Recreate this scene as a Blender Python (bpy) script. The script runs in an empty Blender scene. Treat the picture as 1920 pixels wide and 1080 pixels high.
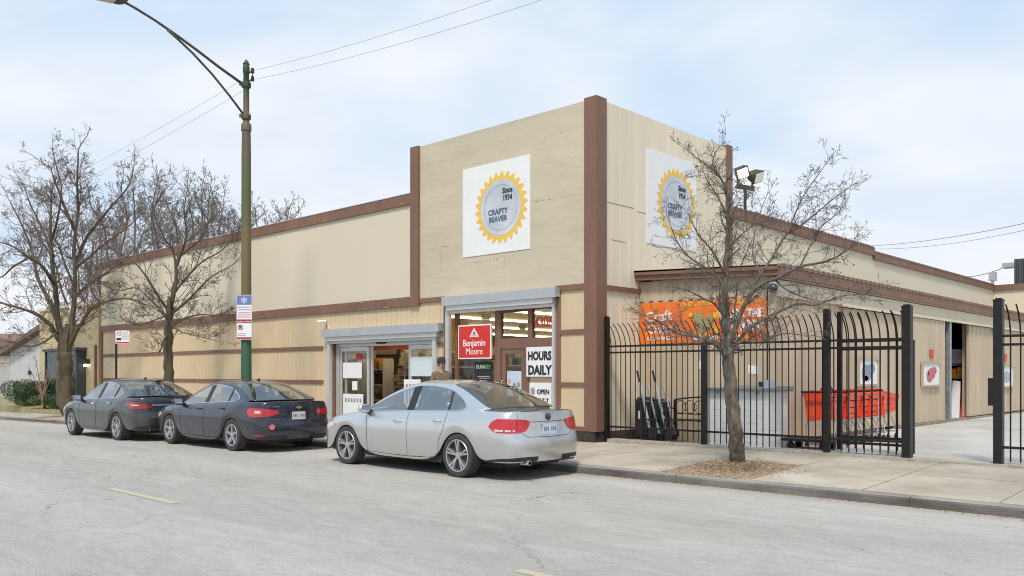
import bpy, bmesh, math, random
from mathutils import Vector, Matrix
from mathutils.bvhtree import BVHTree
R = math.radians
SC = bpy.context.scene
COL = SC.collection

# ---------------------------------------------------------------- camera
CAM_H = 1.57
YAW = math.atan2(1505, 1600)
cam_d = bpy.data.cameras.new('camera'); cam = bpy.data.objects.new('camera', cam_d); COL.objects.link(cam)
cam.location = (0, 0, CAM_H); cam.rotation_euler = (R(90), 0, YAW)
cam_d.sensor_width = 36; cam_d.lens = 30.0; cam_d.shift_y = 160/1920
cam_d.clip_start = .1; cam_d.clip_end = 2000
SC.camera = cam
# ---------------------------------------------------------------- world: pale sky with thin broken cloud
SUN_EL, SUN_AZ = R(56), R(150)      # azimuth measured from +Y towards +X
world = bpy.data.worlds.new('World'); SC.world = world; world.use_nodes = True
wn = world.node_tree; wn.nodes.clear()
def wnode(t, **k):
    n = wn.nodes.new(t)
    for a, b in k.items(): setattr(n, a, b)
    return n
wo = wnode('ShaderNodeOutputWorld'); bg = wnode('ShaderNodeBackground'); bg.inputs[1].default_value = .1
sky = wnode('ShaderNodeTexSky', sky_type='NISHITA', sun_disc=False, sun_elevation=SUN_EL, sun_rotation=SUN_AZ,
            air_density=1.0, dust_density=2.5, ozone_density=1.2)
tc = wnode('ShaderNodeTexCoord'); mp = wnode('ShaderNodeMapping'); mp.inputs['Scale'].default_value = (1.0, 1.3, 3.4)
mp.inputs['Location'].default_value = (3.1, .4, .9); mp.inputs['Rotation'].default_value = (.25, .1, .5)
n1 = wnode('ShaderNodeTexNoise'); n1.inputs['Scale'].default_value = 1.5; n1.inputs['Detail'].default_value = 5; n1.inputs['Roughness'].default_value = .5
n1.inputs['Distortion'].default_value = .35
n2 = wnode('ShaderNodeTexNoise'); n2.inputs['Scale'].default_value = 4.2; n2.inputs['Detail'].default_value = 6
cr = wnode('ShaderNodeValToRGB'); cr.color_ramp.elements[0].position = .42; cr.color_ramp.elements[0].color = (.06,)*3+(1,)
cr.color_ramp.elements[1].position = .65; cr.color_ramp.elements[1].color = (.97,)*3+(1,)
cr2 = wnode('ShaderNodeValToRGB'); cr2.color_ramp.elements[0].position = .3; cr2.color_ramp.elements[0].color = (6.0, 6.55, 7.3, 1)
cr2.color_ramp.elements[1].position = .7; cr2.color_ramp.elements[1].color = (7.2, 7.3, 7.5, 1)
skm = wnode('ShaderNodeMix', data_type='RGBA', blend_type='MIX'); skm.inputs[0].default_value = .85
skm.inputs[7].default_value = (4.4, 5.95, 7.7, 1)
mx = wnode('ShaderNodeMix', data_type='RGBA')
L = wn.links.new
L(tc.outputs['Generated'], mp.inputs['Vector']); L(mp.outputs[0], n1.inputs['Vector']); L(mp.outputs[0], n2.inputs['Vector'])
sx_ = wnode('ShaderNodeSeparateXYZ'); L(tc.outputs['Generated'], sx_.inputs[0])
el_ = wnode('ShaderNodeMath', operation='MULTIPLY_ADD'); el_.inputs[1].default_value = -.55; el_.inputs[2].default_value = .15; L(sx_.outputs[2], el_.inputs[0])
ad_ = wnode('ShaderNodeMath', operation='ADD'); L(n1.outputs[0], ad_.inputs[0]); L(el_.outputs[0], ad_.inputs[1]); L(ad_.outputs[0], cr.inputs[0]); L(n2.outputs[0], cr2.inputs[0])
L(sky.outputs[0], skm.inputs[6]); L(cr.outputs[0], mx.inputs[0]); L(skm.outputs[2], mx.inputs[6]); L(cr2.outputs[0], mx.inputs[7])
L(mx.outputs[2], bg.inputs[0]); L(bg.outputs[0], wo.inputs[0])
# ---------------------------------------------------------------- soft veiled sun
sun_d = bpy.data.lights.new('sun', 'SUN'); sun = bpy.data.objects.new('sun', sun_d); COL.objects.link(sun)
sun_d.energy = 2.4; sun_d.angle = R(11); sun_d.color = (1, .92, .80)
sdir = Vector((math.sin(SUN_AZ)*math.cos(SUN_EL), math.cos(SUN_AZ)*math.cos(SUN_EL), math.sin(SUN_EL)))
sun.rotation_euler = sdir.to_track_quat('Z', 'Y').to_euler(); sun.location = (0, -5, 30)
SC.view_settings.view_transform = 'Standard'; SC.view_settings.look = 'None'
SC.view_settings.exposure = .42; SC.view_settings.gamma = 1
SC.cycles.max_bounces = 8; SC.cycles.transparent_max_bounces = 16
SC.cycles.use_denoising = True; SC.cycles.pixel_filter_type = 'BLACKMAN_HARRIS'; SC.cycles.filter_width = 1.05

# ---------------------------------------------------------------- site helpers
cs, sn = math.cos(YAW), math.sin(YAW)
def ray(px, py):
    u = (px-960)/1600.; v = (700-py)/1600.
    return Vector((-sn+cs*u, cs+sn*u, v))
def AY(px, py, Y):
    r = ray(px, py); t = Y/r.y; return Vector((r.x*t, Y, CAM_H+r.z*t))
def AX(px, py, X):
    r = ray(px, py); t = X/r.x; return Vector((X, r.y*t, CAM_H+r.z*t))
def AD(px, py, d):
    r = ray(px, py); return Vector((r.x*d, r.y*d, CAM_H+r.z*d))
def clamp(v, a, b): return max(a, min(b, v))
def sm(a, b, v):
    t = clamp((v-a)/(b-a), 0, 1); return t*t*(3-2*t)
def gx(X):
    if X >= -10: return 0.
    if X > -37: return -.0003*(X+10)**2
    return -.2187 - .016*min(23, -37-X)
def gz(X, Y):
    if Y <= 10.5: return gx(X)
    return gx(X)+.12+(.022+.014*sm(-10.5, -7.5, X))*min(Y-10.5, 3.4)

def tag(o, label=None, cat=None, group=None, kind=None):
    if label: o['label'] = label
    if cat: o['category'] = cat
    if group: o['group'] = group
    if kind: o['kind'] = kind
    return o
def empty(name, loc, label, cat, group=None, rz=0):
    o = bpy.data.objects.new(name, None); COL.objects.link(o); o.location = loc; o.rotation_euler = (0, 0, rz)
    o.empty_display_size = .2
    return tag(o, label, cat, group)

class MB:
    """collects shapes and links them as one mesh object"""
    def __init__(s): s.v = []; s.f = []; s.m = []; s.cm = 0
    def add(s, vs, fs, m=None):
        o = len(s.v); s.v += [tuple(v) for v in vs]
        for f in fs: s.f.append(tuple(o+i for i in f)); s.m.append(s.cm if m is None else m)
        return s
    def box(s, x0, x1, y0, y1, z0, z1, m=None):
        if x0 > x1: x0, x1 = x1, x0
        if y0 > y1: y0, y1 = y1, y0
        if z0 > z1: z0, z1 = z1, z0
        v = [(x0,y0,z0),(x1,y0,z0),(x1,y1,z0),(x0,y1,z0),(x0,y0,z1),(x1,y0,z1),(x1,y1,z1),(x0,y1,z1)]
        return s.add(v, [(0,3,2,1),(4,5,6,7),(0,1,5,4),(1,2,6,5),(2,3,7,6),(3,0,4,7)], m)
    def obox(s, c, ax, ay, az, m=None):
        c = Vector(c); ax, ay, az = Vector(ax), Vector(ay), Vector(az)
        v = [c-ax-ay-az, c+ax-ay-az, c+ax+ay-az, c-ax+ay-az, c-ax-ay+az, c+ax-ay+az, c+ax+ay+az, c-ax+ay+az]
        return s.add(v, [(0,3,2,1),(4,5,6,7),(0,1,5,4),(1,2,6,5),(2,3,7,6),(3,0,4,7)], m)
    def bar(s, a, b, w, h, m=None):
        a, b = Vector(a), Vector(b); d = (b-a); t = d.normalized()
        up = Vector((0,0,1)) if abs(t.z) < .95 else Vector((1,0,0))
        sx = t.cross(up).normalized(); sz = sx.cross(t)
        return s.obox((a+b)/2, d/2, sx*w/2, sz*h/2, m)
    def tube(s, pts, r, n=6, cap=True, m=None):
        pts = [Vector(p) for p in pts]; k = len(pts)
        if not hasattr(r, '__len__'): r = [r]*k
        prev = None; vs = []
        for i, p in enumerate(pts):
            t = (pts[min(i+1, k-1)]-pts[max(i-1, 0)])
            if t.length < 1e-9: t = Vector((0,0,1))
            t.normalize()
            if prev is None:
                a = Vector((0,0,1)) if abs(t.z) < .9 else Vector((1,0,0))
                prev = t.cross(a).normalized()
            prev = (prev-t*prev.dot(t))
            if prev.length < 1e-6: prev = t.orthogonal()
            prev.normalize(); q = t.cross(prev)
            for j in range(n):
                a = 2*math.pi*j/n; vs.append(p+prev*(math.cos(a)*r[i])+q*(math.sin(a)*r[i]))
        fs = [(i*n+j, i*n+(j+1) % n, (i+1)*n+(j+1) % n, (i+1)*n+j) for i in range(k-1) for j in range(n)]
        if cap: fs += [tuple(range(n-1, -1, -1)), tuple((k-1)*n+j for j in range(n))]
        return s.add(vs, fs, m)
    def lathe(s, prof, c=(0,0,0), axis='z', n=24, m=None, cap=True):
        vs = []; c = Vector(c)
        for r, h in prof:
            for j in range(n):
                a = 2*math.pi*j/n
                if axis == 'z': vs.append(c+Vector((r*math.cos(a), r*math.sin(a), h)))
                else: vs.append(c+Vector((r*math.cos(a), h, r*math.sin(a))))
        k = len(prof)
        fs = [(i*n+j, i*n+(j+1) % n, (i+1)*n+(j+1) % n, (i+1)*n+j) for i in range(k-1) for j in range(n)]
        if cap: fs += [tuple(range(n-1, -1, -1)), tuple((k-1)*n+j for j in range(n))]
        return s.add(vs, fs, m)
    def prism(s, poly, o, ux, uz, th, m=None):
        """polygon (2d) in plane o+a*ux+b*uz, thickness vector th"""
        o, ux, uz, th = Vector(o), Vector(ux), Vector(uz), Vector(th); n = len(poly)
        a = [o+ux*p[0]+uz*p[1] for p in poly]; b = [p+th for p in a]
        return s.add(a+b, [tuple(range(n)), tuple(range(2*n-1, n-1, -1))]+[(i, i+n, (i+1) % n+n, (i+1) % n) for i in range(n)], m)
    def build(s, name, mats, parent=None, local=False, smooth=False, loc=None, auto=None):
        me = bpy.data.meshes.new(name); off = Vector((0,0,0))
        if parent is not None and not local:
            p = parent
            while p is not None: off += p.location; p = p.parent
        if loc is not None: off = off+Vector(loc)
        me.from_pydata([tuple(Vector(v)-off) for v in s.v] if off.length else s.v, [], s.f)
        if not isinstance(mats, (list, tuple)): mats = [mats]
        for mm in mats: me.materials.append(mm)
        me.polygons.foreach_set('material_index', s.m)
        me.validate()
        bm = bmesh.new(); bm.from_mesh(me); bmesh.ops.recalc_face_normals(bm, faces=bm.faces); bm.to_mesh(me); bm.free()
        if smooth or auto:
            me.polygons.foreach_set('use_smooth', [True]*len(me.polygons))
            if auto: me.set_sharp_from_angle(angle=R(auto))
        me.update()
        o = bpy.data.objects.new(name, me); COL.objects.link(o)
        if loc is not None: o.location = loc
        if parent is not None: o.parent = parent
        return o

def text(name, s, mat, origin, ux, uz, size, parent=None, bold=0., align='CENTER', ext=.004, sx=1., local=False):
    """raised lettering: origin = baseline point, ux/uz = unit vectors of reading and up"""
    cu = bpy.data.curves.new('lettering', 'FONT'); cu.body = s; cu.size = size; cu.offset = bold; cu.extrude = ext
    cu.align_x = align; cu.resolution_u = 3
    t = bpy.data.objects.new('tmp', cu); COL.objects.link(t)
    dg = bpy.context.evaluated_depsgraph_get(); dg.update()
    me = bpy.data.meshes.new_from_object(t.evaluated_get(dg)); bpy.data.objects.remove(t); bpy.data.curves.remove(cu)
    ux, uz = Vector(ux), Vector(uz); nn = ux.cross(uz)
    M = Matrix(((ux.x*sx, uz.x, nn.x, origin[0]), (ux.y*sx, uz.y, nn.y, origin[1]), (ux.z*sx, uz.z, nn.z, origin[2]), (0,0,0,1)))
    me.transform(M)
    if parent is not None and not local:
        off = Vector((0,0,0)); p = parent
        while p is not None: off += p.location; p = p.parent
        me.transform(Matrix.Translation(-off))
    me.materials.clear(); me.materials.append(mat)
    o = bpy.data.objects.new(name, me); COL.objects.link(o)
    if parent is not None: o.parent = parent
    return o

# ---------------------------------------------------------------- materials
def new_mat(name):
    m = bpy.data.materials.new(name); m.use_nodes = True; nt = m.node_tree
    return m, nt, nt.nodes['Principled BSDF'], nt.nodes['Material Output']
def node(nt, t, **k):
    n = nt.nodes.new(t)
    for a, b in k.items(): setattr(n, a, b)
    return n
def mat(name, col, rough=.6, metal=0., var=.12, scale=3., bump=0., bscale=60., col2=None, streak=None, coat=0., spec=.5, detail=6, grime=0.):
    """painted surface whose colour wanders by var (or towards col2) with noise; streak=(x,y,z) stretches the noise"""
    m, nt, b, out = new_mat(name); l = nt.links.new
    b.inputs['Roughness'].default_value = rough; b.inputs['Metallic'].default_value = metal
    b.inputs['Coat Weight'].default_value = coat; b.inputs['Specular IOR Level'].default_value = spec
    tc = node(nt, 'ShaderNodeTexCoord'); mp = node(nt, 'ShaderNodeMapping')
    l(tc.outputs['Object'], mp.inputs[0])
    if streak: mp.inputs['Scale'].default_value = streak
    if var or col2:
        n = node(nt, 'ShaderNodeTexNoise'); n.inputs['Scale'].default_value = scale; n.inputs['Detail'].default_value = detail
        n.inputs['Roughness'].default_value = .6
        l(mp.outputs[0], n.inputs['Vector'])
        r = node(nt, 'ShaderNodeValToRGB'); r.color_ramp.elements[0].position = .32; r.color_ramp.elements[1].position = .7
        c2 = col2 or tuple(min(1, c*(1+var)) for c in col); c1 = col if col2 else tuple(c*(1-var) for c in col)
        r.color_ramp.elements[0].color = tuple(c1)+(1,); r.color_ramp.elements[1].color = tuple(c2)+(1,)
        l(n.outputs[0], r.inputs[0]); src = r.outputs[0]
        if grime:
            n3 = node(nt, 'ShaderNodeTexNoise'); n3.inputs['Scale'].default_value = scale*.28; n3.inputs['Detail'].default_value = 8
            n3.inputs['Roughness'].default_value = .7
            l(mp.outputs[0], n3.inputs['Vector'])
            r3 = node(nt, 'ShaderNodeValToRGB'); r3.color_ramp.elements[0].position = .42; r3.color_ramp.elements[1].position = .62
            r3.color_ramp.elements[0].color = (1-grime,)*3+(1,); r3.color_ramp.elements[1].color = (1,1,1,1)
            l(n3.outputs[0], r3.inputs[0])
            mu = node(nt, 'ShaderNodeMix', data_type='RGBA', blend_type='MULTIPLY'); mu.inputs[0].default_value = 1
            l(src, mu.inputs[6]); l(r3.outputs[0], mu.inputs[7]); src = mu.outputs[2]
        l(src, b.inputs['Base Color'])
    else: b.inputs['Base Color'].default_value = tuple(col)+(1,)
    if bump:
        n2 = node(nt, 'ShaderNodeTexNoise'); n2.inputs['Scale'].default_value = bscale; n2.inputs['Detail'].default_value = 4
        l(mp.outputs[0], n2.inputs['Vector'])
        bp = node(nt, 'ShaderNodeBump'); bp.inputs['Strength'].default_value = bump; bp.inputs['Distance'].default_value = .02
        l(n2.outputs[0], bp.inputs['Height']); l(bp.outputs[0], b.inputs['Normal'])
    return m
def emit(name, col, st):
    m, nt, b, out = new_mat(name)
    b.inputs['Base Color'].default_value = tuple(col)+(1,); b.inputs['Emission Color'].default_value = tuple(col)+(1,)
    b.inputs['Emission Strength'].default_value = st
    return m
def glass(name, tint=(.9,.95,.95), base=.0, haze=(0.5,.5,.5), rough=.02, ior=1.5):
    """thin pane: tinted see-through mixed with mirror reflection by angle"""
    m, nt, b, out = new_mat(name); nt.nodes.remove(b); l = nt.links.new
    t = node(nt, 'ShaderNodeBsdfTransparent'); t.inputs[0].default_value = tuple(tint)+(1,)
    g = node(nt, 'ShaderNodeBsdfGlossy'); g.inputs['Roughness'].default_value = rough; g.inputs['Color'].default_value = (1,1,1,1)
    fr = node(nt, 'ShaderNodeFresnel'); fr.inputs['IOR'].default_value = ior
    ad = node(nt, 'ShaderNodeMath', operation='ADD'); ad.inputs[1].default_value = base; ad.use_clamp = True
    l(fr.outputs[0], ad.inputs[0]); mx = node(nt, 'ShaderNodeMixShader')
    ge = node(nt, 'ShaderNodeNewGeometry'); bf = node(nt, 'ShaderNodeMath', operation='SUBTRACT'); bf.inputs[0].default_value = 1; l(ge.outputs['Backfacing'], bf.inputs[1])
    mb = node(nt, 'ShaderNodeMath', operation='MULTIPLY'); l(ad.outputs[0], mb.inputs[0]); l(bf.outputs[0], mb.inputs[1])
    l(mb.outputs[0], mx.inputs[0]); l(t.outputs[0], mx.inputs[1]); l(g.outputs[0], mx.inputs[2]); l(mx.outputs[0], out.inputs[0])
    return m
M = {}
M['cream'] = mat('cream_plaster_paint', (.59,.515,.385), .7, scale=1.3, var=.05, bump=.35, bscale=7, streak=(.5,1,1.6), grime=.13)
M['cream_low'] = mat('smooth_cream_wall_paint', (.66,.585,.45), .65, scale=.5, var=.03, bump=.05, bscale=14, streak=(1,1,.6), grime=.02)
M['tan'] = mat('tan_siding_paint', (.65,.505,.325), .65, scale=1.2, var=.06, streak=(1.2,1.2,.3), bump=.08, bscale=40, grime=.06)
M['tan_shed'] = mat('tan_shed_paint', (.55,.44,.315), .68, scale=1.5, var=.10, streak=(1.4,1.4,.25), bump=.1, bscale=40, grime=.1)
M['side'] = mat('cream_side_siding_paint', (.74,.65,.50), .65, scale=1.3, var=.05, streak=(1.2,1.2,.25), bump=.08, bscale=40, grime=.06)
M['brown'] = mat('brown_trim_paint', (.22,.116,.078), .6, scale=2, var=.12, streak=(1,1,.5), bump=.1, bscale=50, grime=.12)
M['found'] = mat('dark_foundation_paint', (.06,.042,.036), .85, scale=4, var=.3, bump=.3, bscale=30, grime=.3)
M['roof'] = mat('dull_roof_sheet', (.30,.27,.25), .8, var=.15)
M['shutter'] = mat('pale_grey_shutter_metal', (.47,.48,.51), .45, .35, var=.06, scale=4)
M['alu'] = mat('white_aluminium', (.62,.62,.62), .4, .5, var=.05)
M['glass'] = glass('window_glass', (.93,.95,.94), .0)
M['iron'] = mat('black_iron_paint', (.016,.015,.015), .45, .3, var=.3, scale=8)
M['white'] = mat('white_sign_paint', (.78,.78,.78), .5, var=.03)
M['black'] = mat('black_print', (.02,.02,.022), .6, var=0)
M['red'] = mat('red_sign_paint', (.62,.022,.015), .35, var=.05)
M['redlet'] = mat('red_lettering', (.62,.06,.03), .5, var=.05)
M['timber'] = mat('weathered_timber', (.26,.22,.17), .9, var=.3, scale=6, bump=.4)
# ================================================================ ground, road, pavement
def grid_sheet(name, xs, ys, zf, m, kind='structure'):
    b = MB(); nx, ny = len(xs), len(ys)
    vs = [(x, y, zf(x, y)) for y in ys for x in xs]
    b.add(vs, [(j*nx+i, j*nx+i+1, (j+1)*nx+i+1, (j+1)*nx+i) for j in range(ny-1) for i in range(nx-1)])
    o = b.build(name, m, smooth=False); tag(o, kind=kind)
    for p in o.data.polygons:
        pass
    return o
XS = [-450, -200, -120, -90, -70, -60, -55, -50, -46, -43, -40, -37, -34, -31, -28, -25, -22, -19, -16, -13, -10, -5, 0, 20, 60, 200, 450]
# road surface: pale worn asphalt, tyre-dark bands, dusty bands, cracks
def road_mat():
    m, nt, b, out = new_mat('worn_pale_asphalt'); l = nt.links.new
    b.inputs['Roughness'].default_value = .88; b.inputs['Specular IOR Level'].default_value = .3
    tc = node(nt, 'ShaderNodeTexCoord'); sp = node(nt, 'ShaderNodeSeparateXYZ'); l(tc.outputs['Object'], sp.inputs[0])
    def noise(scale, det, str_, rough=.6, dist=0):
        mp = node(nt, 'ShaderNodeMapping'); mp.inputs['Scale'].default_value = str_; l(tc.outputs['Object'], mp.inputs[0])
        n = node(nt, 'ShaderNodeTexNoise'); n.inputs['Scale'].default_value = scale; n.inputs['Detail'].default_value = det
        n.inputs['Roughness'].default_value = rough; n.inputs['Distortion'].default_value = dist; l(mp.outputs[0], n.inputs['Vector']); return n
    def ramp(src, p0, c0, p1, c1):
        r = node(nt, 'ShaderNodeValToRGB'); r.color_ramp.elements[0].position = p0; r.color_ramp.elements[1].position = p1
        r.color_ramp.elements[0].color = tuple(c0)+(1,); r.color_ramp.elements[1].color = tuple(c1)+(1,); l(src, r.inputs[0]); return r
    def mixc(fac, a, c, bt='MIX'):
        x = node(nt, 'ShaderNodeMix', data_type='RGBA', blend_type=bt)
        if isinstance(fac, float): x.inputs[0].default_value = fac
        else: l(fac, x.inputs[0])
        l(a, x.inputs[6])
        if isinstance(c, tuple): x.inputs[7].default_value = c
        else: l(c, x.inputs[7])
        return x.outputs[2]
    base = ramp(noise(.9, 8, (.35, 1, 1), .62).outputs[0], .3, (.385,.36,.33), .72, (.455,.43,.395)).outputs[0]
    fine = ramp(noise(70, 4, (1,1,1), .7).outputs[0], .33, (.72,.72,.72), .66, (1.16,1.16,1.16)).outputs[0]
    mid = ramp(noise(7, 7, (.35,1,1), .75).outputs[0], .3, (.83,.83,.83), .7, (1.09,1.09,1.09)).outputs[0]
    grit = ramp(noise(26, 5, (.7,1,1), .75).outputs[0], .3, (.84,)*3, .7, (1.12,)*3).outputs[0]
    c = mixc(1., base, fine, 'MULTIPLY'); c = mixc(1., c, grit, 'MULTIPLY'); c = mixc(1., c, mid, 'MULTIPLY')
    # lengthwise bands across the lane
    wob = noise(.25, 4, (.5, 1, 1)); ma = node(nt, 'ShaderNodeMath', operation='MULTIPLY_ADD'); l(wob.outputs[0], ma.inputs[0]); ma.inputs[1].default_value = 1.6
    l(sp.outputs[1], ma.inputs[2])
    md = node(nt, 'ShaderNodeMath', operation='MULTIPLY'); md.inputs[1].default_value = .08; l(ma.outputs[0], md.inputs[0])
    band = node(nt, 'ShaderNodeValToRGB'); cr = band.color_ramp
    keys = [(0., .97), (.14, 1.02), (.2, .93), (.3, .96), (.37, 1.06), (.43, .96), (.55, .95), (.63, 1.02), (.7, .97), (.78, 1.03), (.86, 1.13), (.9, 1.16), (.93, .99), (1., .95)]
    cr.elements[0].position = 0; cr.elements[1].position = 1
    for p, v in keys[1:-1]:
        cr.elements.new(p)
    for e, (p, v) in zip(cr.elements, keys): e.position = p; e.color = (v, v, v*.995, 1)
    l(md.outputs[0], band.inputs[0]); c = mixc(1., c, band.outputs[0], 'MULTIPLY')
    # dusty pale scuffs
    d = noise(1.3, 10, (.28, 1.1, 1), .72, .6); dr = ramp(d.outputs[0], .53, (0,0,0), .72, (.42,)*3)
    c = mixc(dr.outputs[0], c, (.57,.55,.515,1))
    dk = noise(.8, 9, (.3, 1.4, 1), .75, .3); dkr = ramp(dk.outputs[0], .55, (0,0,0), .75, (.4,)*3)
    c = mixc(dkr.outputs[0], c, (.26,.25,.235,1))
    # cracks: long thin lines and a patch of crazing
    def crack(scale, width, msc, m0, m1, st, col=(.13,.125,.12,1), seed=0.):
        dn = noise(2.2, 6, (1,1,1), .7); mp = node(nt, 'ShaderNodeMapping'); mp.inputs['Scale'].default_value = st; mp.inputs['Location'].default_value = (seed, seed*.7, 0)
        va = node(nt, 'ShaderNodeVectorMath', operation='MULTIPLY_ADD'); va.inputs[1].default_value = (.5,.5,0)
        l(dn.outputs['Color'], va.inputs[0]); l(tc.outputs['Object'], va.inputs[2]); l(va.outputs[0], mp.inputs[0])
        v = node(nt, 'ShaderNodeTexVoronoi', feature='DISTANCE_TO_EDGE', voronoi_dimensions='2D'); v.inputs['Scale'].default_value = scale; l(mp.outputs[0], v.inputs['Vector'])
        r = ramp(v.outputs['Distance'], width*.4, (1,1,1), width, (0,0,0))
        mk = ramp(noise(msc, 4, (.5, 1, 1)).outputs[0], m0, (0,0,0), m1, (1,1,1))
        mm = node(nt, 'ShaderNodeMath', operation='MULTIPLY'); l(r.outputs[0], mm.inputs[0]); l(mk.outputs[0], mm.inputs[1])
        return mm.outputs[0], col
    for k in (crack(.28, .004, .5, .47, .6, (.6,1,1)), crack(.9, .010, .45, .56, .66, (.5,1,1), seed=4.), crack(2.6, .03, .33, .6, .7, (.6,1,1), (.2,.195,.185,1), 9.)):
        f2 = node(nt, 'ShaderNodeMath', operation='MULTIPLY'); f2.inputs[1].default_value = .8; l(k[0], f2.inputs[0])
        c = mixc(f2.outputs[0], c, k[1])
    # gutter grit near the kerb
    g = node(nt, 'ShaderNodeMapRange'); g.inputs[1].default_value = 10.08; g.inputs[2].default_value = 10.3; l(sp.outputs[1], g.inputs[0])
    gn = ramp(noise(6, 6, (.4,1,1), .7).outputs[0], .3, (.2,)*3, .6, (1,)*3); gm = node(nt, 'ShaderNodeMath', operation='MULTIPLY'); l(g.outputs[0], gm.inputs[0]); l(gn.outputs[0], gm.inputs[1])
    c = mixc(gm.outputs[0], c, (.36,.315,.265,1))
    l(c, b.inputs['Base Color'])
    bp = node(nt, 'ShaderNodeBump'); bp.inputs['Strength'].default_value = .25; bp.inputs['Distance'].default_value = .012
    l(noise(90, 3, (1,1,1)).outputs[0], bp.inputs['Height']); l(bp.outputs[0], b.inputs['Normal'])
    return m
M['road'] = road_mat()
M['pave'] = mat('pale_concrete_paving', (.40,.345,.27), .88, scale=1.3, col2=(.58,.51,.415), bump=.25, bscale=90, detail=12, grime=.22)
M['kerb'] = mat('kerb_concrete', (.22,.205,.18), .9, scale=2.6, col2=(.42,.385,.33), bump=.4, bscale=60, streak=(.4,1,1), detail=9, grime=.25)
M['kerbd'] = mat('dark_kerb_face', (.10,.092,.08), .95, scale=3.5, col2=(.27,.25,.22), bump=.5, bscale=50, streak=(.3,1,1), detail=10, grime=.3)  # darker tone for the upright face of the kerb
M['yard'] = mat('yard_concrete', (.44,.42,.385), .9, scale=1.1, col2=(.58,.56,.52), bump=.3, bscale=50, detail=10, grime=.2)
M['earth'] = mat('bare_earth', (.17,.12,.08), 1, scale=5, col2=(.30,.22,.15), bump=.8, bscale=25)
M['turf'] = mat('winter_grass', (.24,.20,.11), 1, scale=1.4, col2=(.33,.31,.16), bump=1, bscale=40)
grid_sheet('ground', XS, [-450, -100, -30, -8, -3, 10.55, 14, 18, 30, 60, 120, 450], lambda x, y: gx(x)-.07-(.03 if abs(y) > 100 else 0), M['turf'])
grid_sheet('road', [x for x in XS if -200 <= x <= 60], [-1.3, 2, 6, 10.5], lambda x, y: gx(x), M['road'])
M['yellow'] = mat('worn_yellow_paint', (.52,.42,.25), .8, scale=14, col2=(.43,.40,.33), detail=9)
for k, (x0, x1, y) in enumerate([(-11.95, -10.0, 4.72), (-4.62, -2.6, 4.98), (-19.6, -17.6, 4.6), (-27.4, -25.4, 4.45)]):
    if k > 1: continue
    b = MB(); n = 6
    vs = []; 
    for i in range(n+1):
        x = x0+(x1-x0)*i/n
        vs += [(x, y-.055, gx(x)+.004), (x, y+.055, gx(x)+.004)]
    b.add(vs, [(2*i, 2*i+2, 2*i+3, 2*i+1) for i in range(n)])
    tag(b.build('road_marking', M['yellow']), kind='structure')
# kerb: rounded stones with joints
def kerb(name, y0, sgn, x0, x1):
    b = MB(); x = x0; random.seed(4)
    prof = [(0, -.05), (0, .085), (.012, .108), (.035, .12), (.15, .122), (.15, -.05)]
    while x < x1:
        w = 3.2; e = x+w-.012
        for a, c in [(x+(e-x)*k/2, x+(e-x)*(k+1)/2) for k in range(2)]:
            vs = [(a, y0+sgn*p[0], gx(a)+p[1]) for p in prof]+[(c, y0+sgn*p[0], gx(c)+p[1]) for p in prof]; n = len(prof)
            b.add(vs, [(i, (i+1) % n, (i+1) % n+n, i+n) for i in range(n)]+[tuple(range(n)), tuple(range(2*n-1, n-1, -1))])
            b.m[-(n+2)] = 1; b.m[-(n+1)] = 1
        x += w
    b.cm = 0
    return tag(b.build(name, [M['kerb'], M['kerbd']]), kind='structure')
kerb('kerb', 10.5, 1, -6.66-3.2*30, 30); kerb('kerb', -1.3, -1, -60, 30)
# pavement slabs with open joints; gap for the tree pits
PITS = [(-7.02, -5.58, 10.66, 12.35), (-34.3, -32.6, 10.66, 12.6), (-26.0, -24.4, 10.66, 12.2)]
def slabs():
    b = MB(); xs = []; x = -8.45
    xl = [-8.45-1.52*k for k in range(1, 60)][::-1]+[-8.45, -7.02, -5.58, -4.08, -2.56]+[-2.56+1.52*k for k in range(1, 20)]
    for x0, x1 in zip(xl, xl[1:]):
        ys = [10.652, 12.35, 14.32]
        if x0 < -36: ys = [10.652, 12.2, 14.32] 
        for y0, y1 in zip(ys, ys[1:]):
            if any(x0 < p[1]-.3 and x1 > p[0]+.3 and y0 < p[2]+.5 for p in PITS): continue
            g = .007; q = [(x0+g, y0+g), (x1-g, y0+g), (x1-g, y1-g), (x0+g, y1-g)]
            t = random.uniform(-.002, .002)
            top = [(a, c, gz(a, c)+t) for a, c in q]; bot = [(a, c, gz(a, c)-.05) for a, c in q]
            b.add(top+bot, [(0,1,2,3), (0,4,5,1), (1,5,6,2), (2,6,7,3), (3,7,4,0)])
    return tag(b.build('pavement', M['pave']), kind='structure')
random.seed(1); slabs()
# bare soil under the pavement joints and in the pits
grid_sheet('soil', [-90, -70, -60]+[-55+2.5*i for i in range(18)]+[-8, -7.5, 0, 30], [10.64, 12.4, 14.2], lambda x, y: gz(x, y)-.03, M['earth'])
# yard behind the fence: slightly higher than the pavement edge
grid_sheet('yard', [-10.48, -9.5, -8.5, -7.5, 0, 12], [14.32, 20, 42.7], lambda x, y: gz(x, 13.9)-.012, M['yard'])
b = MB(); b.box(-10.3, 12, 13.72, 14.02, .05, .262)
tag(b.build('fence_footing_strip', mat('rough_footing_concrete', (.30,.27,.225), .95, scale=4, col2=(.46,.42,.36), bump=.7, bscale=30)), kind='structure')
grid_sheet('sidewalk', [x for x in XS if -200 <= x <= 60], [-8, -4, -1.45], lambda x, y: gx(x)+.12, M['pave'])
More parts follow.
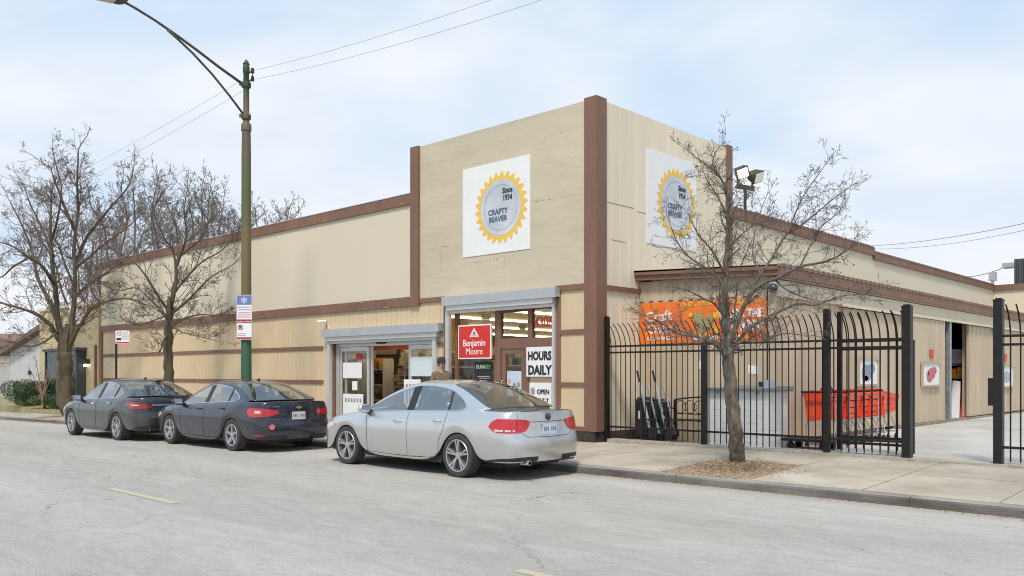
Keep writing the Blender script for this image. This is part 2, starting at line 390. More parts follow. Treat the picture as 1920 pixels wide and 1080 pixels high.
# drive and lawn by the neighbouring houses
grid_sheet('grass_verge', [-60, -55, -50, -46, -43, -40, -38.3, -36.5, -35.4], [12.2, 12.25, 13.5, 14.8, 20], lambda x, y: (-.3 if y < 12.22 else .08+.06*min(2, y-12.25)+.03*math.sin(x*1.7)), M['turf'])
# tree-pit litter
M['mulch'] = mat('bark_and_leaf_litter', (.22,.15,.10), 1, scale=14, col2=(.44,.32,.21), bump=1, bscale=40)
def pit(p, n, seed):
    random.seed(seed); b = MB(); x0, x1, y0, y1 = p; nx = 26; ny = 22
    pt = {}
    for j in range(ny+1):
        for i in range(nx+1):
            x = x0+(x1-x0)*i/nx; y = y0+(y1-y0)*j/ny; e = min(i, nx-i, j, ny-j)/4.
            pt[i, j] = (x, y, gz(x, y)-.012+.03*min(1, e)*(.6+.4*math.sin(i*1.3)*math.cos(j*1.7))+random.uniform(0, .015))
    ids = {k: i for i, k in enumerate(pt)}
    b.add(list(pt.values()), [(ids[i, j], ids[i+1, j], ids[i+1, j+1], ids[i, j+1]) for j in range(ny) for i in range(nx)])
    for k in range(n):
        x = random.gauss((x0+x1)/2, (x1-x0)*.27); y = random.gauss((y0+y1)/2+.05, (y1-y0)*.25)
        if not (x0-.25 < x < x1+.3 and y0+.02 < y < y1+.2): continue
        z = gz(x, y)+random.uniform(.01, .06)*(1 if x0 < x < x1 and y0 < y < y1 else .25); a = random.uniform(0, 6.3); s = random.uniform(.005, .015)
        u = Vector((math.cos(a), math.sin(a), random.uniform(-.4, .5)))*s; v = Vector((-math.sin(a), math.cos(a), random.uniform(-.4, .4)))*s*random.uniform(.25, .6)
        c = Vector((x, y, z)); b.add([c-u-v, c+u-v, c+u+v, c-u+v], [(0,1,2,3)], random.choice((0, 1, 1, 2)))
    return tag(b.build('leaf_litter', [M['mulch'], mat('dry_leaf', (.38,.26,.15), .9, var=.3), mat('dark_bark_chip', (.11,.075,.05), .9, var=.3)]), kind='stuff')
pit(PITS[0], 5200, 1); pit(PITS[1], 1500, 2); pit(PITS[2], 700, 3)

# grit and leaf scraps blown against the kerb and the fence footing
def scraps():
    random.seed(17); b = MB()
    for _ in range(2600):
        if random.random() < .6: x = random.uniform(-14, 0); y = 10.5-abs(random.gauss(0, .07))-.004; z = gx(x)+.006
        else: x = random.uniform(-10.2, 0); y = 13.70-abs(random.gauss(0, .06)); z = gz(x, y)+.006
        if random.random() < .45 and math.sin(x*2.3)+math.sin(x*5.1) < .1: continue
        a = random.uniform(0, 6.3); s = random.uniform(.004, .013); u = Vector((math.cos(a), math.sin(a), random.uniform(-.2, .4)))*s; v = Vector((-math.sin(a), math.cos(a), random.uniform(-.2, .4)))*s*.5
        c = Vector((x, y, z)); b.add([c-u-v, c+u-v, c+u+v, c-u+v], [(0,1,2,3)], random.choice((0, 1, 2)))
    tag(b.build('gutter_litter', [M['mulch'], bpy.data.materials['dry_leaf'], bpy.data.materials['dark_bark_chip']]), kind='stuff')
scraps()
# ================================================================ the store
store = empty('store_building', (-10.48, 13.6, 0), 'tan and cream timber sided store with brown trim and a tall corner block', 'building')
def part(name, m, fn, parent=store, **k):
    b = MB(); fn(b); return b.build(name, m, parent, **k)
def groove_wall(b, x0, x1, yf, z0, z1, step, gw=.013, gd=.012, th=.12, along='x', sgn=-1, phase=0.):
    """vertical boarding: profile with cut grooves, front face towards sgn on the other axis"""
    x = x0; pr = [(x0, 0)]
    k = x0+step*(1-phase)
    while k < x1-.03:
        pr += [(k-gw/2, 0), (k-gw/2+.003, gd), (k+gw/2-.003, gd), (k+gw/2, 0)]; k += step
    pr.append((x1, 0)); pr += [(x1, th), (x0, th)]; n = len(pr)
    def P(p, z): return (p[0], yf-sgn*p[1], z) if along == 'x' else (yf-sgn*p[1], p[0], z)
    vs = [P(p, z0) for p in pr]+[P(p, z1) for p in pr]
    b.add(vs, [(i, (i+1) % n, (i+1) % n+n, i+n) for i in range(n)]+[tuple(range(n-1, -1, -1)), tuple(range(n, 2*n))])
FY = 13.6
# street wall, low part
part('wall', M['tan'], lambda b: (groove_wall(b, -35.3, -19.93, FY, .36, 3.24, .2), groove_wall(b, -19.93, -15.86, FY, 2.62, 3.24, .2, phase=.2),
                                  groove_wall(b, -15.86, -14.97, FY, 2.62, 3.29, .2, phase=.3),
                                  groove_wall(b, -15.2, -14.86, FY, .3, 2.62, .2, phase=.3), b.box(-35.3, -35.1, FY+.13, 43, -.6, 5.7),
                                  groove_wall(b, -19.93, -19.66, FY, .3, 2.62, .2)))
part('wall', M['cream_low'], lambda b: b.box(-35.3, -16.14, FY-.02, FY+.12, 3.42, 5.74))
part('wall', M['tan'], lambda b: (b.box(-11.4, -10.74, FY-.005, FY+.1, .36, 3.3), b.box(-14.97, -11.4, FY, FY+.12, 3.12, 3.32)))
part('wall', M['cream'], lambda b: b.box(-15.87, -10.74, FY-.012, FY+.12, 3.36, 7.085))
# street wall seams of the plywood sheets
def seams(b):
    random.seed(7)
    for x0, x1, z in [(-15.6, -14.5, 4.56), (-14.0, -13.2, 4.1), (-12.1, -11.0, 5.22), (-13.8, -12.9, 5.9), (-12.6, -11.3, 6.55), (-15.8, -14.9, 6.6)]:
        n = 12
        for i in range(n):
            if random.random() < .35: continue
            a = x0+(x1-x0)*i/n; b.box(a, a+(x1-x0)/n*random.uniform(.4, 1), FY-.0135, FY-.008, z+random.uniform(-.006, .006), z+random.uniform(.006, .014))
    for x, z0, z1 in [(-15.1, 3.7, 4.55), (-13.0, 3.6, 4.15)]:
        n = 9
        for i in range(n):
            if random.random() < .4: continue
            c = z0+(z1-z0)*i/n; b.box(x, x+.01, FY-.0135, FY-.008, c, c+(z1-z0)/n*.8)
part('panel_seam', mat('cracked_seam', (.22,.18,.13), .9, var=.3), seams)
part('fascia', M['brown'], lambda b: b.box(-35.34, -16.14, FY-.075, FY+.15, 5.72, 5.98))
part('coping', mat('pale_metal_coping', (.62,.62,.62), .5, .3, var=.1), lambda b: b.box(-35.36, -16.14, FY-.085, FY+.3, 5.982, 6.0))
part('trim_band', M['brown'], lambda b: b.box(-35.32, -16.15, FY-.06, FY+.02, 3.22, 3.45))
part('trim_band', M['brown'], lambda b: b.box(-15.85, -14.97, FY-.045, FY+.02, 3.275, 3.385))
part('trim_band', M['brown'], lambda b: b.box(-11.5, -10.755, FY-.045, FY+.02, 3.275, 3.39))
def chips(b):
    random.seed(9)
    for k in range(60):
        x = random.choice((random.uniform(-19.8, -16.2), random.uniform(-30, -16.3))); z = random.choice((3.425, 3.43, 3.24, 5.75))+random.uniform(-.02, .02); w = random.uniform(.01, .09)
        y = FY-.0775 if z > 5 else FY-.0625
        b.prism([(0,0),(w*.5,-.008),(w,.0),(w*.8,.012),(w*.2,.014)], (x, y, z), EX0, (0,0,1), (0,.003,0))
EX0 = (1,0,0)
part('paint_flakes', mat('bare_wood_flake', (.42,.36,.30), .9, var=.3, scale=20), chips)
part('corner_post', M['brown'], lambda b: (b.box(-16.145, -15.855, FY-.08, FY+.02, 3.215, 7.1), b.box(-16.145, -15.98, FY+.022, FY+.3, 5.7, 7.1)))
def post_main(b):
    b.box(-10.755, -10.44, FY-.04, FY+.30, .40, 7.13)
    b.add([(-10.755, FY-.04, 7.13), (-10.44, FY-.04, 7.13), (-10.44, FY+.30, 7.13), (-10.755, FY+.30, 7.13), (-10.6, FY+.13, 7.17)], [(0,1,4), (1,2,4), (2,3,4), (3,0,4)])
part('corner_post', M['brown'], post_main)
for z0, z1 in ((2.22, 2.325), (1.28, 1.385), (.40, .50)):
    part('rail', M['brown'], lambda b: b.box(-35.3, -19.94, FY-.03, FY+.01, z0, z1))
for z0, z1 in ((2.22, 2.32), (1.28, 1.38)):
    part('rail', M['brown'], lambda b: b.box(-15.19, -14.99, FY-.03, FY+.01, z0, z1))
for z0, z1 in ((2.37, 2.47), (1.295, 1.385), (.395, .49)):
    part('rail', M['brown'], lambda b: b.box(-11.395, -10.757, FY-.03, FY+.0, z0, z1))
part('rail', M['brown'], lambda b: b.box(-11.5, -11.397, FY-.032, FY+.1, .38, 3.274))
part('rail', M['brown'], lambda b: b.box(-14.985, -14.862, FY-.032, FY+.1, .2, 3.17))
part('rail', M['brown'], lambda b: b.box(-35.33, -35.16, FY-.05, FY+.02, .2, 3.2))
for fa in ((-35.3, -19.66, FY-.02, FY+.1, -.9, .358), (-11.56, -10.5, FY-.025, FY+.1, -.3, .394), (-10.6, -10.46, FY+.1, 15.1, -.3, .39), (-15.2, -14.7, FY-.02, FY+.1, -.3, .3)):
    part('foundation', M['found'], lambda b: b.box(*fa))
# side wall towards the yard
SX = -10.48
part('wall', M['side'], lambda b: (groove_wall(b, 13.9, 18.78, SX, .38, 7.09, .305, along='y', sgn=1, gw=.032, phase=.4)))
part('rear_wall', M['cream_low'], lambda b: b.box(SX-.15, -16.1, 18.9, 19.0, 5.3, 7.08))
part('wall', M['cream_low'], lambda b: b.box(SX-.12, SX-.01, 19.0, 42.7, 3.3, 5.5))
part('wall', M['cream_low'], lambda b: b.box(SX-.01, 9, 42.7, 42.9, .0, 5.3))
part('corner_post', M['brown'], lambda b: b.box(SX-.14, SX+.045, 18.78, 19.02, 3.3, 7.16))
part('trim_band', M['brown'], lambda b: b.box(SX+.001, SX+.045, 13.9, 15.15, 3.265, 3.36))
def seam_side(b):
    random.seed(3)
    for y0, y1, z in [(13.95, 14.9, 5.05), (15, 15.6, 5.0), (14.1, 14.6, 4.3)]:
        b.box(SX, SX+.004, y0, y1, z, z+.009)
part('panel_seam', mat('dark_gap', (.14,.1,.07), .9, var=.3), seam_side)
# ribbed parapet sheet along the yard side
def fascia_side(b, x, y0, y1, z0, z1, rib=.24):
    b.box(x-.03, x+.03, y0, y1, z0, z1)
    y = y0+.06
    while y < y1-.12:
        b.box(x-.25, x+.055, y, y+.1, z1-.03, z1+.028); y += rib
part('fascia', M['brown'], lambda b: (fascia_side(b, SX+.04, 19.03, 28.3, 5.40, 5.66), fascia_side(b, SX+.04, 28.3, 42.6, 5.28, 5.52)))
part('fascia', M['brown'], lambda b: b.box(SX-.03, 9, 42.62, 42.72, 5.26, 5.52))
part('roof', M['roof'], lambda b: (b.box(-16.14+.1, SX-.1, FY+.1, 18.9, 6.9, 7.05), b.box(-35.2, -16.2, FY+.14, 42.9, 5.4, 5.62), b.box(-16.2, SX-.1, 19.05, 42.9, 5.3, 5.45),
                                    b.box(SX, 9, 42.9, 60, 5.2, 5.35)))
# ================================================================ entrances of the store
def opening_lining():
    part('door_jamb', M['brown'], lambda b: (b.box(-19.66, -19.50, FY+.0, FY+.35, .12, 2.5), ))
    part('step', M['pave'], lambda b: (b.box(-19.6, -15.2, FY-.1, FY+.3, -.2, .21), b.box(-14.7, -11.56, FY-.1, FY+.3, -.1, .22)))
opening_lining()
def shutter(x0, x1, z0, z1, gl, gr, zb, dep=.32):
    s = MB()
    y = FY-dep
    s.box(x0, x1, y, FY-.002, z0, z1)
    s.box(x0-.006, x1+.006, y-.006, y+.05, z0-.02, z0+.02)
    o = s.build('roller_shutter_box', M['shutter'], store)
    t = MB(); t.box(x0+.1, x1-.1, FY-.16, FY-.003, z0-.13, z0-.022); t.box(gl[1]+.004, gr[0]-.004, FY-.075, FY-.02, z0-.2, z0-.131)
    t.build('shutter_slat', M['alu'], o)
    for g in (gl, gr):
        u = MB(); u.box(g[0], g[1], FY-.09, FY-.001, zb, z0-.132); u.box(g[0]+.02, g[1]-.02, FY-.1, FY-.0905, zb, z0-.15)
        u.build('guide_rail', M['alu'], o)
shutter(-19.76, -14.99, 2.57, 2.76, (-19.66, -19.52), (-15.33, -15.19), .15, .2)
shutter(-14.87, -11.40, 3.16, 3.35, (-14.86, -14.74), (-11.57, -11.5), .15, .2)
part('soffit', M['found'], lambda b: b.box(-19.5, -15.3, FY+.004, FY+.35, 2.462, 2.6))
# sliding glass entrance
door = MB(); y = FY+.12
door.box(-19.48, -15.33, y-.03, y+.12, 2.28, 2.46); door.box(-19.48, -19.36, y-.03, y+.1, .2, 2.28); door.box(-15.42, -15.33, y-.03, y+.1, .2, 2.28)
sd = door.build('sliding_door', M['alu'], store)
part('sensor', M['black'], lambda b: b.box(-17.65, -17.3, y-.08, y-.03, 2.33, 2.39), sd)
def leaf(x0, x1, yy):
    b = MB(); w = .075
    b.box(x0, x0+w, yy, yy+.04, .2, 2.27); b.box(x1-w, x1, yy, yy+.04, .2, 2.27); b.box(x0+w, x1-w, yy, yy+.04, 2.16, 2.27); b.box(x0+w, x1-w, yy, yy+.04, .2, .42)
    o = b.build('door_leaf', M['alu'], sd)
    g = MB(); g.box(x0+w, x1-w, yy+.015, yy+.022, .42, 2.16); g.build('pane', M['glass'], o)
leaf(-19.34, -18.08, y+.01); leaf(-19.2, -17.98, y+.06); leaf(-16.52, -15.52, y+.065); leaf(-16.42, -15.44, y+.01)
# timber shopfront beside it
sf = MB(); y2 = FY+.1
for a in [(-14.74, -14.66, .3, 3.1), (-13.42, -13.24, .3, 3.1), (-12.42, -12.3, 2.3, 3.06), (-12.5, -12.36, .22, 2.12), (-11.66, -11.56, .22, 3.1)]:
    sf.box(a[0], a[1], y2, y2+.1, a[2], a[3])
sf.box(-14.66, -11.66, y2+.002, y2+.098, 3.04, 3.12); sf.box(-13.24, -11.6, y2+.001, y2+.1, 2.12, 2.34); sf.box(-14.66, -13.42, y2+.002, y2+.098, .22, .7)
sf.box(-13.24, -12.42, y2+.003, y2+.097, 2.92, 3.04); sf.box(-12.3, -11.66, y2+.003, y2+.097, 2.95, 3.04)
sfo = sf.build('shopfront', M['brown'], store)
part('pane', M['glass'], lambda b: (b.box(-14.66, -13.42, y2+.05, y2+.056, .7, 3.04)), sfo)
part('pane', M['glass'], lambda b: (b.box(-13.24, -12.42, y2+.05, y2+.056, 2.34, 2.92)), sfo)
part('pane', M['glass'], lambda b: (b.box(-12.3, -11.66, y2+.05, y2+.056, 2.34, 2.95)), sfo)
ed = part('door', M['brown'], lambda b: (b.box(-13.22, -13.1, y2+.02, y2+.07, .24, 2.11), b.box(-12.62, -12.52, y2+.02, y2+.07, .24, 2.11), b.box(-13.1, -12.62, y2+.02, y2+.07, 2.0, 2.11), b.box(-13.1, -12.62, y2+.02, y2+.07, .24, .55)))
part('pane', M['glass'], lambda b: b.box(-13.1, -12.62, y2+.045, y2+.05, .55, 2.0), ed)
part('handle', M['alu'], lambda b: b.tube([(-13.16, y2-.0, 1.1), (-13.16, y2-.05, 1.12), (-13.16, y2-.05, 1.4), (-13.16, y2, 1.42)], .012), ed)
part('infill_panel', M['tan'], lambda b: b.box(-12.36, -11.66, y2+.01, y2+.06, .25, 2.12))
# address numerals in the fanlight
text('numerals', '4306', M['redlet'], (-11.72, y2+.02, 2.56), (1,0,0), (0,0,1), .32, store, bold=.008, align='RIGHT', sx=.82)
part('window_sticker', M['white'], lambda b: b.box(-12.02, -11.84, y2+.04, y2+.045, 2.86, 2.95))

# ---------------------------------------------------------------- shop interior seen through the glass
M['inwall'] = mat('warm_interior_wall', (.62,.44,.18), .8, var=.15)
M['infloor'] = mat('vinyl_floor', (.34,.32,.28), .5, var=.1)
M['inceil'] = mat('open_ceiling', (.62,.46,.22), .9, scale=3, var=.5)
RX0, RY1 = -33.5, 40.
for nm, bx in (('interior_wall', (RX0-.1, RX0, FY+.14, RY1, 0, 3.6)), ('interior_wall', (-11.0, -10.85, FY+.14, RY1, 0, 3.6)), ('interior_wall', (RX0, -11.0, RY1, RY1+.1, 0, 3.6)), ('interior_wall', (RX0, -19.7, FY+.14, FY+.18, .2, 3.6))):
    part(nm, M['inwall'], lambda b: b.box(*bx))
part('interior_floor', M['infloor'], lambda b: b.box(RX0, -11, FY+.3, RY1, .1, .2))
part('interior_ceiling', M['inceil'], lambda b: b.box(RX0, -11, FY+.18, RY1, 3.55, 3.65))
M['tubelight'] = emit('fluorescent_tube', (1, .84, .52), 8); lhm = mat('lamp_housing', (.5,.48,.42), .5, var=0)
for xx in (-13.2, -16.2, -19.2, -22.4, -26.5):
    for yy in (14.2, 19.4, 24.6, 29.8, 35.0):
        o = part('ceiling_light', lhm, lambda b: b.box(xx-.015, xx+.015, yy, yy+4.8, 3.32, 3.545), store)
        part('lamp_tube', M['tubelight'], lambda b: b.box(xx-.04, xx+.04, yy+.02, yy+4.78, 3.27, 3.319), o)
# stock: shelf bays with goods in many colours
GOODS = [mat('goods_'+n, c, .5, var=.2, scale=9) for n, c in dict(cream=(.7,.66,.55), yellow=(.62,.5,.06), brown=(.22,.12,.07), red=(.5,.05,.04), blue=(.08,.14,.34), white=(.75,.75,.73), black=(.03,.03,.03), green=(.12,.22,.09), grey=(.3,.3,.3), orange=(.6,.2,.04)).items()]
M['shelf'] = mat('white_shelf_metal', (.62,.60,.55), .5, .1, var=.05)
def shelf_bay(x0, x1, y0, y1, tops, ztop, label, seed, pal):
    random.seed(seed)
    r = empty('shelf_unit', ((x0+x1)/2, (y0+y1)/2, .2), label, 'shelf')
    f = MB(); f.box(x0, x0+.03, y0, y1, .2, ztop); f.box(x1-.03, x1, y0, y1, .2, ztop); f.box(x0+.03, x1-.03, y1-.02, y1, .2, ztop)
    f.build('frame', M['shelf'], r)
    for z in tops:
        s = MB(); s.box(x0+.031, x1-.031, y0, y1-.021, z-.04, z); s.build('shelf_board', M['shelf'], r)
    for z, zn in zip(tops, list(tops[1:])+[ztop+.25]):
        g = MB(); x = x0+.05
        while x < x1-.12:
            w = random.uniform(.05, .16); h = random.uniform(.35, .8)*min(.4, zn-z-.05); m = random.choice(pal)
            if x+w > x1-.05: break
            if random.random() < .85: g.box(x, x+w-.008, y0+random.uniform(.01, .06), y1-.03, z+.001, z+h, m)
            x += w
        if g.v: tag(g.build('shelf_goods', GOODS), 'mixed packets and tins on the '+label, 'goods', kind='stuff')
    return r
shelf_bay(-21.7, -20.55, 15.2, 15.6, [.35, .85, 1.35, 1.8], 2.0, 'white shelf unit behind the left glass door leaf', 1, [0,1,2,5,8,9,3])
shelf_bay(-20.5, -19.85, 15.6, 16.0, [.35, .8, 1.25, 1.7], 2.0, 'white shelf unit at the left of the open shop entrance', 2, [1,2,0,6,9])
shelf_bay(-18.9, -17.5, 15.6, 16.0, [.35, .8, 1.3, 1.75], 1.9, 'white shelf unit behind the right glass door leaf', 3, [5,8,6,4])
shelf_bay(-16.4, -14.9, 15.1, 15.5, [.5, .95, 1.35, 1.75], 1.9, 'white shelf unit inside the shopfront window', 4, [2,7,4,8,6])
shelf_bay(-16.9, -15.4, 17.0, 17.4, [.5, .95, 1.35, 1.8], 2.3, 'tall white shelf unit deep inside behind the brown door', 5, [2,7,1,8,6])
part('interior_wall', mat('ochre_interior_wall', (.72,.50,.17), .8, var=.12), lambda b: b.box(-29, -20.9, 20, 20.1, .2, 3.5))
# long aisles of stock deeper inside
for k, (x, y0, y1) in enumerate(((-20.6, 17, 23), (-22.6, 18, 26), (-25, 18, 28), (-28, 18, 30))):
    rr_ = empty('aisle_shelf', (x, y0, .2), ('nearest','second','third','farthest')[k]+' long aisle of goods seen deep inside the shop', 'shelf')
    random.seed(40+k); b = MB()
    for z in (.35, .85, 1.35, 1.85): b.box(x-.3, x+.3, y0, y1, z-.04, z)
    b.box(x-.02, x+.02, y0, y1, .2, 2.3); b.build('frame', M['shelf'], rr_)
    g = MB()
    for z in (.35, .85, 1.35, 1.85):
        for sd_ in (-1, 1):
            y = y0+.05
            while y < y1-.2:
                w = random.uniform(.1, .3); g.box(x+sd_*.05, x+sd_*.28, y, y+w-.01, z+.001, z+random.uniform(.2, .4), random.choice((0,1,2,3,4,5,7,8,9))); y += w
    tag(g.build('shelf_goods', GOODS), 'packed goods standing on the '+('nearest','second','third','farthest')[k]+' long aisle inside', 'goods', kind='stuff')
# stacked display in the doorway
def display(b):
    random.seed(5)
    for r in range(13):
        for c in range(6):
            b.box(-19.8+c*.15, -19.8+c*.15+.135, 16.1, 16.45, .25+r*.115, .25+r*.115+.1, random.choice((2,8,8,2,3)))
        b.box(-19.83, -18.87, 16.08, 16.48, .235+r*.115, .248+r*.115, 0)
dd = MB(); display(dd); tag(dd.build('display_rack', GOODS), 'brown tiered display rack in the middle of the shop entrance', 'rack')
tv = MB(); tv.box(-23.3, -22.1, 18, 18.1, 1.55, 2.5, 6); tv.box(-23.25, -22.15, 17.96, 18, 2.2, 2.45, 8); tv.box(-23.1, -22.95, 17.95, 18, 1.6, 2.1, 8); tv.box(-22.5, -22.35, 17.95, 18, 1.6, 2.1, 8); tv.box(-22.9, -22.6, 17.95, 18, 1.85, 2.1, 9)
tag(tv.build('kiosk', GOODS), 'dark service kiosk at the back of the shop with an orange sign', 'kiosk')
b = MB(); b.box(-19.0, -17.0, 14.2, 14.23, 2.2, 2.32)
tag(b.build('ceiling_banner', mat('orange_banner_cloth', (.7,.13,.05), .6, var=.1)), 'orange banner hanging inside above the sliding doors', 'banner')

# ---------------------------------------------------------------- signs on the front
def sign(name, label, cat, x0, x1, y, z0, z1, mats, th=.03, border=None):
    r = empty(name, ((x0+x1)/2, y, z0), label, cat)
    if border:
        b = MB(); b.box(x0, x1, y, y+th, z0, z1); b.build('frame', border[0], r)
        w = border[1]; c = MB(); c.box(x0+w, x1-w, y-.004, y+.002, z0+w, z1-w); c.build('face', mats, r)
    else:
        b = MB(); b.box(x0, x1, y, y+th, z0, z1); b.build('face', mats, r)
    return r
EX, EZ = (1,0,0), (0,0,1)
s = sign('sign', 'square red paint maker sign with white edge in the shop window', 'sign', -14.49, -13.42, FY-.02, 1.90, 2.68, M['red'], .04, (M['white'], .03))
text('lettering', 'Benjamin', M['white'], (-13.955, FY-.026, 2.19), EX, EZ, .22, s, .002, sx=.92)
text('lettering', 'Moore', M['white'], (-13.955, FY-.026, 2.0), EX, EZ, .22, s, .0, sx=.92)
def tri(b):
    o = (-13.955, FY-.027, 2.40); w = .16; h = .21
    def P(p): return (o[0]+p[0], o[1], o[2]+p[1])
    ou = [(-w, 0), (0, h), (w, 0)]; i_ = [(-w*.62, .035), (0, h*.66), (w*.62, .035)]
    for k in range(3):
        a, c = ou[k], ou[(k+1) % 3]; d, e = i_[k], i_[(k+1) % 3]
        b.prism([a, c, e, d], o, EX, EZ, (0, .003, 0))
    b.prism([(-.085, .02), (-.045, .095), (-.005, .02), (-.03, .02), (-.045, .05), (-.06, .02)], o, EX, EZ, (0, .003, 0))
    b.prism([(.085, .02), (.045, .095), (.005, .02), (.03, .02), (.045, .05), (.06, .02)], o, EX, EZ, (0, .003, 0))
part('emblem', M['white'], tri, s)
s = sign('sign', 'white board reading hours daily in bold black capitals', 'sign', -12.40, -11.60, FY+.035, 1.5, 2.135, M['white'], .02)
text('lettering', 'HOURS', M['black'], (-12.02, FY+.03, 1.86), EX, EZ, .25, s, .009, sx=.80)
text('lettering', 'DAILY', M['black'], (-12.02, FY+.03, 1.55), EX, EZ, .27, s, .010, sx=.88)
s = sign('sign', 'small white opening times board below the hours board', 'sign', -12.32, -11.70, FY+.05, .55, 1.37, M['white'], .02)
for z, t, x in ((1.13, 'OPEN', -11.93), (.94, 'M-F 7-7', -11.99), (.75, 'S 8-5', -11.95)):
    text('lettering', t, M['black'], (x, FY+.045, z), EX, EZ, .14, s, .003, sx=.95)
part('emblem', mat('grey_print', (.3,.3,.36), .6, var=.3, scale=20), lambda b: b.prism([(-.05,0),(.04,-.02),(.06,.08),(.02,.14),(-.04,.13),(-.07,.07)], (-12.22, FY+.046, 1.13), EX, EZ, (0,.003,0)), s)
s = sign('poster', 'pale blue advertising poster taped inside the brown glazed door', 'poster', -13.06, -12.63, y2+.025, .92, 1.62, mat('pale_blue_print', (.50,.60,.68), .5, scale=4, var=.12), .006)
def blob(name, col, pts, y, parent):
    b = MB()
    for (x, z, rx, rz) in pts: b.prism([(rx*math.cos(a*.63), rz*math.sin(a*.63)) for a in range(10)], (x, y-.0007*len(b.v), z), EX, EZ, (0, .003, 0))
    return b.build(name, mat(name+'_ink', col, .5, var=.3, scale=20), parent)
blob('picture', (.5,.16,.15), [(-12.78, 1.2, .06, .1), (-12.76, 1.1, .07, .07)], y2+.021, s); blob('picture', (.62,.3,.34), [(-12.99, 1.4, .05, .06)], y2+.021, s); blob('picture', (.2,.22,.25), [(-12.84, 1.32, .04, .04), (-12.7, 1.33, .03, .05)], y2+.0205, s)
s = sign('poster', 'dark keypad lock poster in the window under the red sign', 'poster', -14.1, -13.5, y2+.03, .9, 1.83, M['black'], .006)
text('lettering', 'DURA', M['white'], (-14.05, y2+.026, 1.68), EX, EZ, .12, s, .004, 'LEFT', sx=.9); text('lettering', 'KEY', mat('green_print', (.25,.6,.08), .5, var=0), (-13.76, y2+.026, 1.68), EX, EZ, .12, s, .004, 'LEFT', sx=.9)
blob('picture', (.5,.5,.5), [(-13.8, 1.5, .22, .008), (-13.8, 1.46, .25, .008)], y2+.026, s)
part('picture', GOODS[8], lambda b: [b.box(-14.02+k*.12, -13.94+k*.12, y2+.024, y2+.03, 1.22, 1.38) for k in range(4)], s)
s = sign('notice', 'red square sticker high on the left door leaf', 'notice', -18.62, -18.42, FY+.115, 1.93, 2.10, mat('dull_red_print', (.45,.02,.05), .5, var=.1), .004)
s = sign('notice', 'large blank white sheet on the left door leaf', 'notice', -19.2, -18.36, FY+.118, 1.44, 1.86, M['white'], .004)
s = sign('notice', 'white sheet with faint print low on the left door leaf', 'notice', -19.2, -18.3, FY+.118, .45, 1.02, M['white'], .004)
part('picture', mat('smudged_print', (.3,.3,.34), .6, var=.5, scale=25), lambda b: [b.box(-19.1+k*.13, -19.02+k*.13, FY+.115, FY+.12, .8, .9) for k in range(6)], s)
s = sign('notice', 'pale blue white sheet on the right door leaf', 'notice', -16.36, -15.55, FY+.118, 1.5, 1.98, mat('pale_blue_sheet', (.6,.68,.7), .5, var=.04), .004)
s = sign('notice', 'white sheet of small print low on the right door leaf', 'notice', -16.62, -15.98, FY+.116, .7, 1.42, M['white'], .004)
part('picture', bpy.data.materials['smudged_print'], lambda b: [b.box(-16.55+k*.13, -16.47+k*.13, FY+.113, FY+.118, .8+.03*(k % 2), 1.3) for k in range(4)], s)
s = sign('notice', 'white sheet beside a yellow picture on the left door leaf', 'notice', -18.78, -18.55, FY+.114, 1.12, 1.36, M['white'], .003)

# painted panels on the corner block: saw blade, date and name only (figure left out)
def blade_panel(label, o, ux, w, h, c):
    ux = Vector(ux); uz = Vector((0,0,1)); n = ux.cross(uz); o = Vector(o)
    r = empty('wall_sign', o, label, 'sign')
    b = MB(); b.prism([(0,0), (w,0), (w,h), (0,h)], o, ux, uz, n*.012); b.build('board', M['white'], r)
    teeth = []; N = 26
    for k in range(N):
        a = 2*math.pi*k/N; da = 2*math.pi/N
        for f, rr in ((0, .80), (.12, .88), (.3, .90), (.72, .80), (.78, .765), (.86, .765)): teeth.append((rr*math.cos(a+f*da), rr*math.sin(a+f*da)))
    cc = o+ux*c[0]+uz*c[1]; R0 = c[2]
    b = MB(); b.prism([(p[0]*R0, p[1]*R0) for p in teeth], cc+n*.0125, ux, uz, n*.004); b.build('saw_teeth', M['bladey'], r)
    b = MB(); b.prism([(.69*R0*math.cos(k*.1309), .69*R0*math.sin(k*.1309)) for k in range(48)], cc+n*.017, ux, uz, n*.003); b.build('saw_disc', M['bladeg'], r)
    b = MB()
    for k in range(48):
        a0, a1 = k*.1309, (k+1)*.1309
        b.prism([(.55*R0*math.cos(a0), .55*R0*math.sin(a0)), (.55*R0*math.cos(a1), .55*R0*math.sin(a1)), (.56*R0*math.cos(a1), .56*R0*math.sin(a1)), (.56*R0*math.cos(a0), .56*R0*math.sin(a0))], cc+n*.0205, ux, uz, n*.002)
    b.build('groove_ring', M['greyline'], r)
    q = o+n*.023
    for t, dz in (('Since', 1.30), ('1934', 1.14)): text('lettering', t, M['black'], q+ux*(.685*w)+uz*(dz*h/2.03), ux, uz, .17, r, .004, sx=.85)
    for t, dz in (('CRAFTY', .86), ('BEAVER', .70)): text('lettering', t, M['bluegrey'], q+ux*(.545*w)+uz*(dz*h/2.03), ux, uz, .165, r, .005, sx=1.0)
    return r
M['bladey'] = mat('golden_print', (.80,.50,.09), .5, var=.05); M['bladeg'] = mat('silver_print', (.42,.45,.50), .45, scale=1.2, col2=(.66,.68,.72))
M['greyline'] = mat('grey_line_print', (.25,.27,.32), .5, var=0); M['bluegrey'] = mat('blue_grey_print', (.09,.13,.22), .5, var=0)
blade_panel('square white panel with saw blade facing the street on the corner block', (-14.33, FY-.013, 4.24), (1,0,0), 2.09, 2.03, (1.22, 1.0, .90))
blade_panel('square white panel with saw blade facing the yard behind tree branches', (SX+.001, 15.36, 4.38), (0,1,0), 2.02, 2.05, (1.18, 1.0, .90))
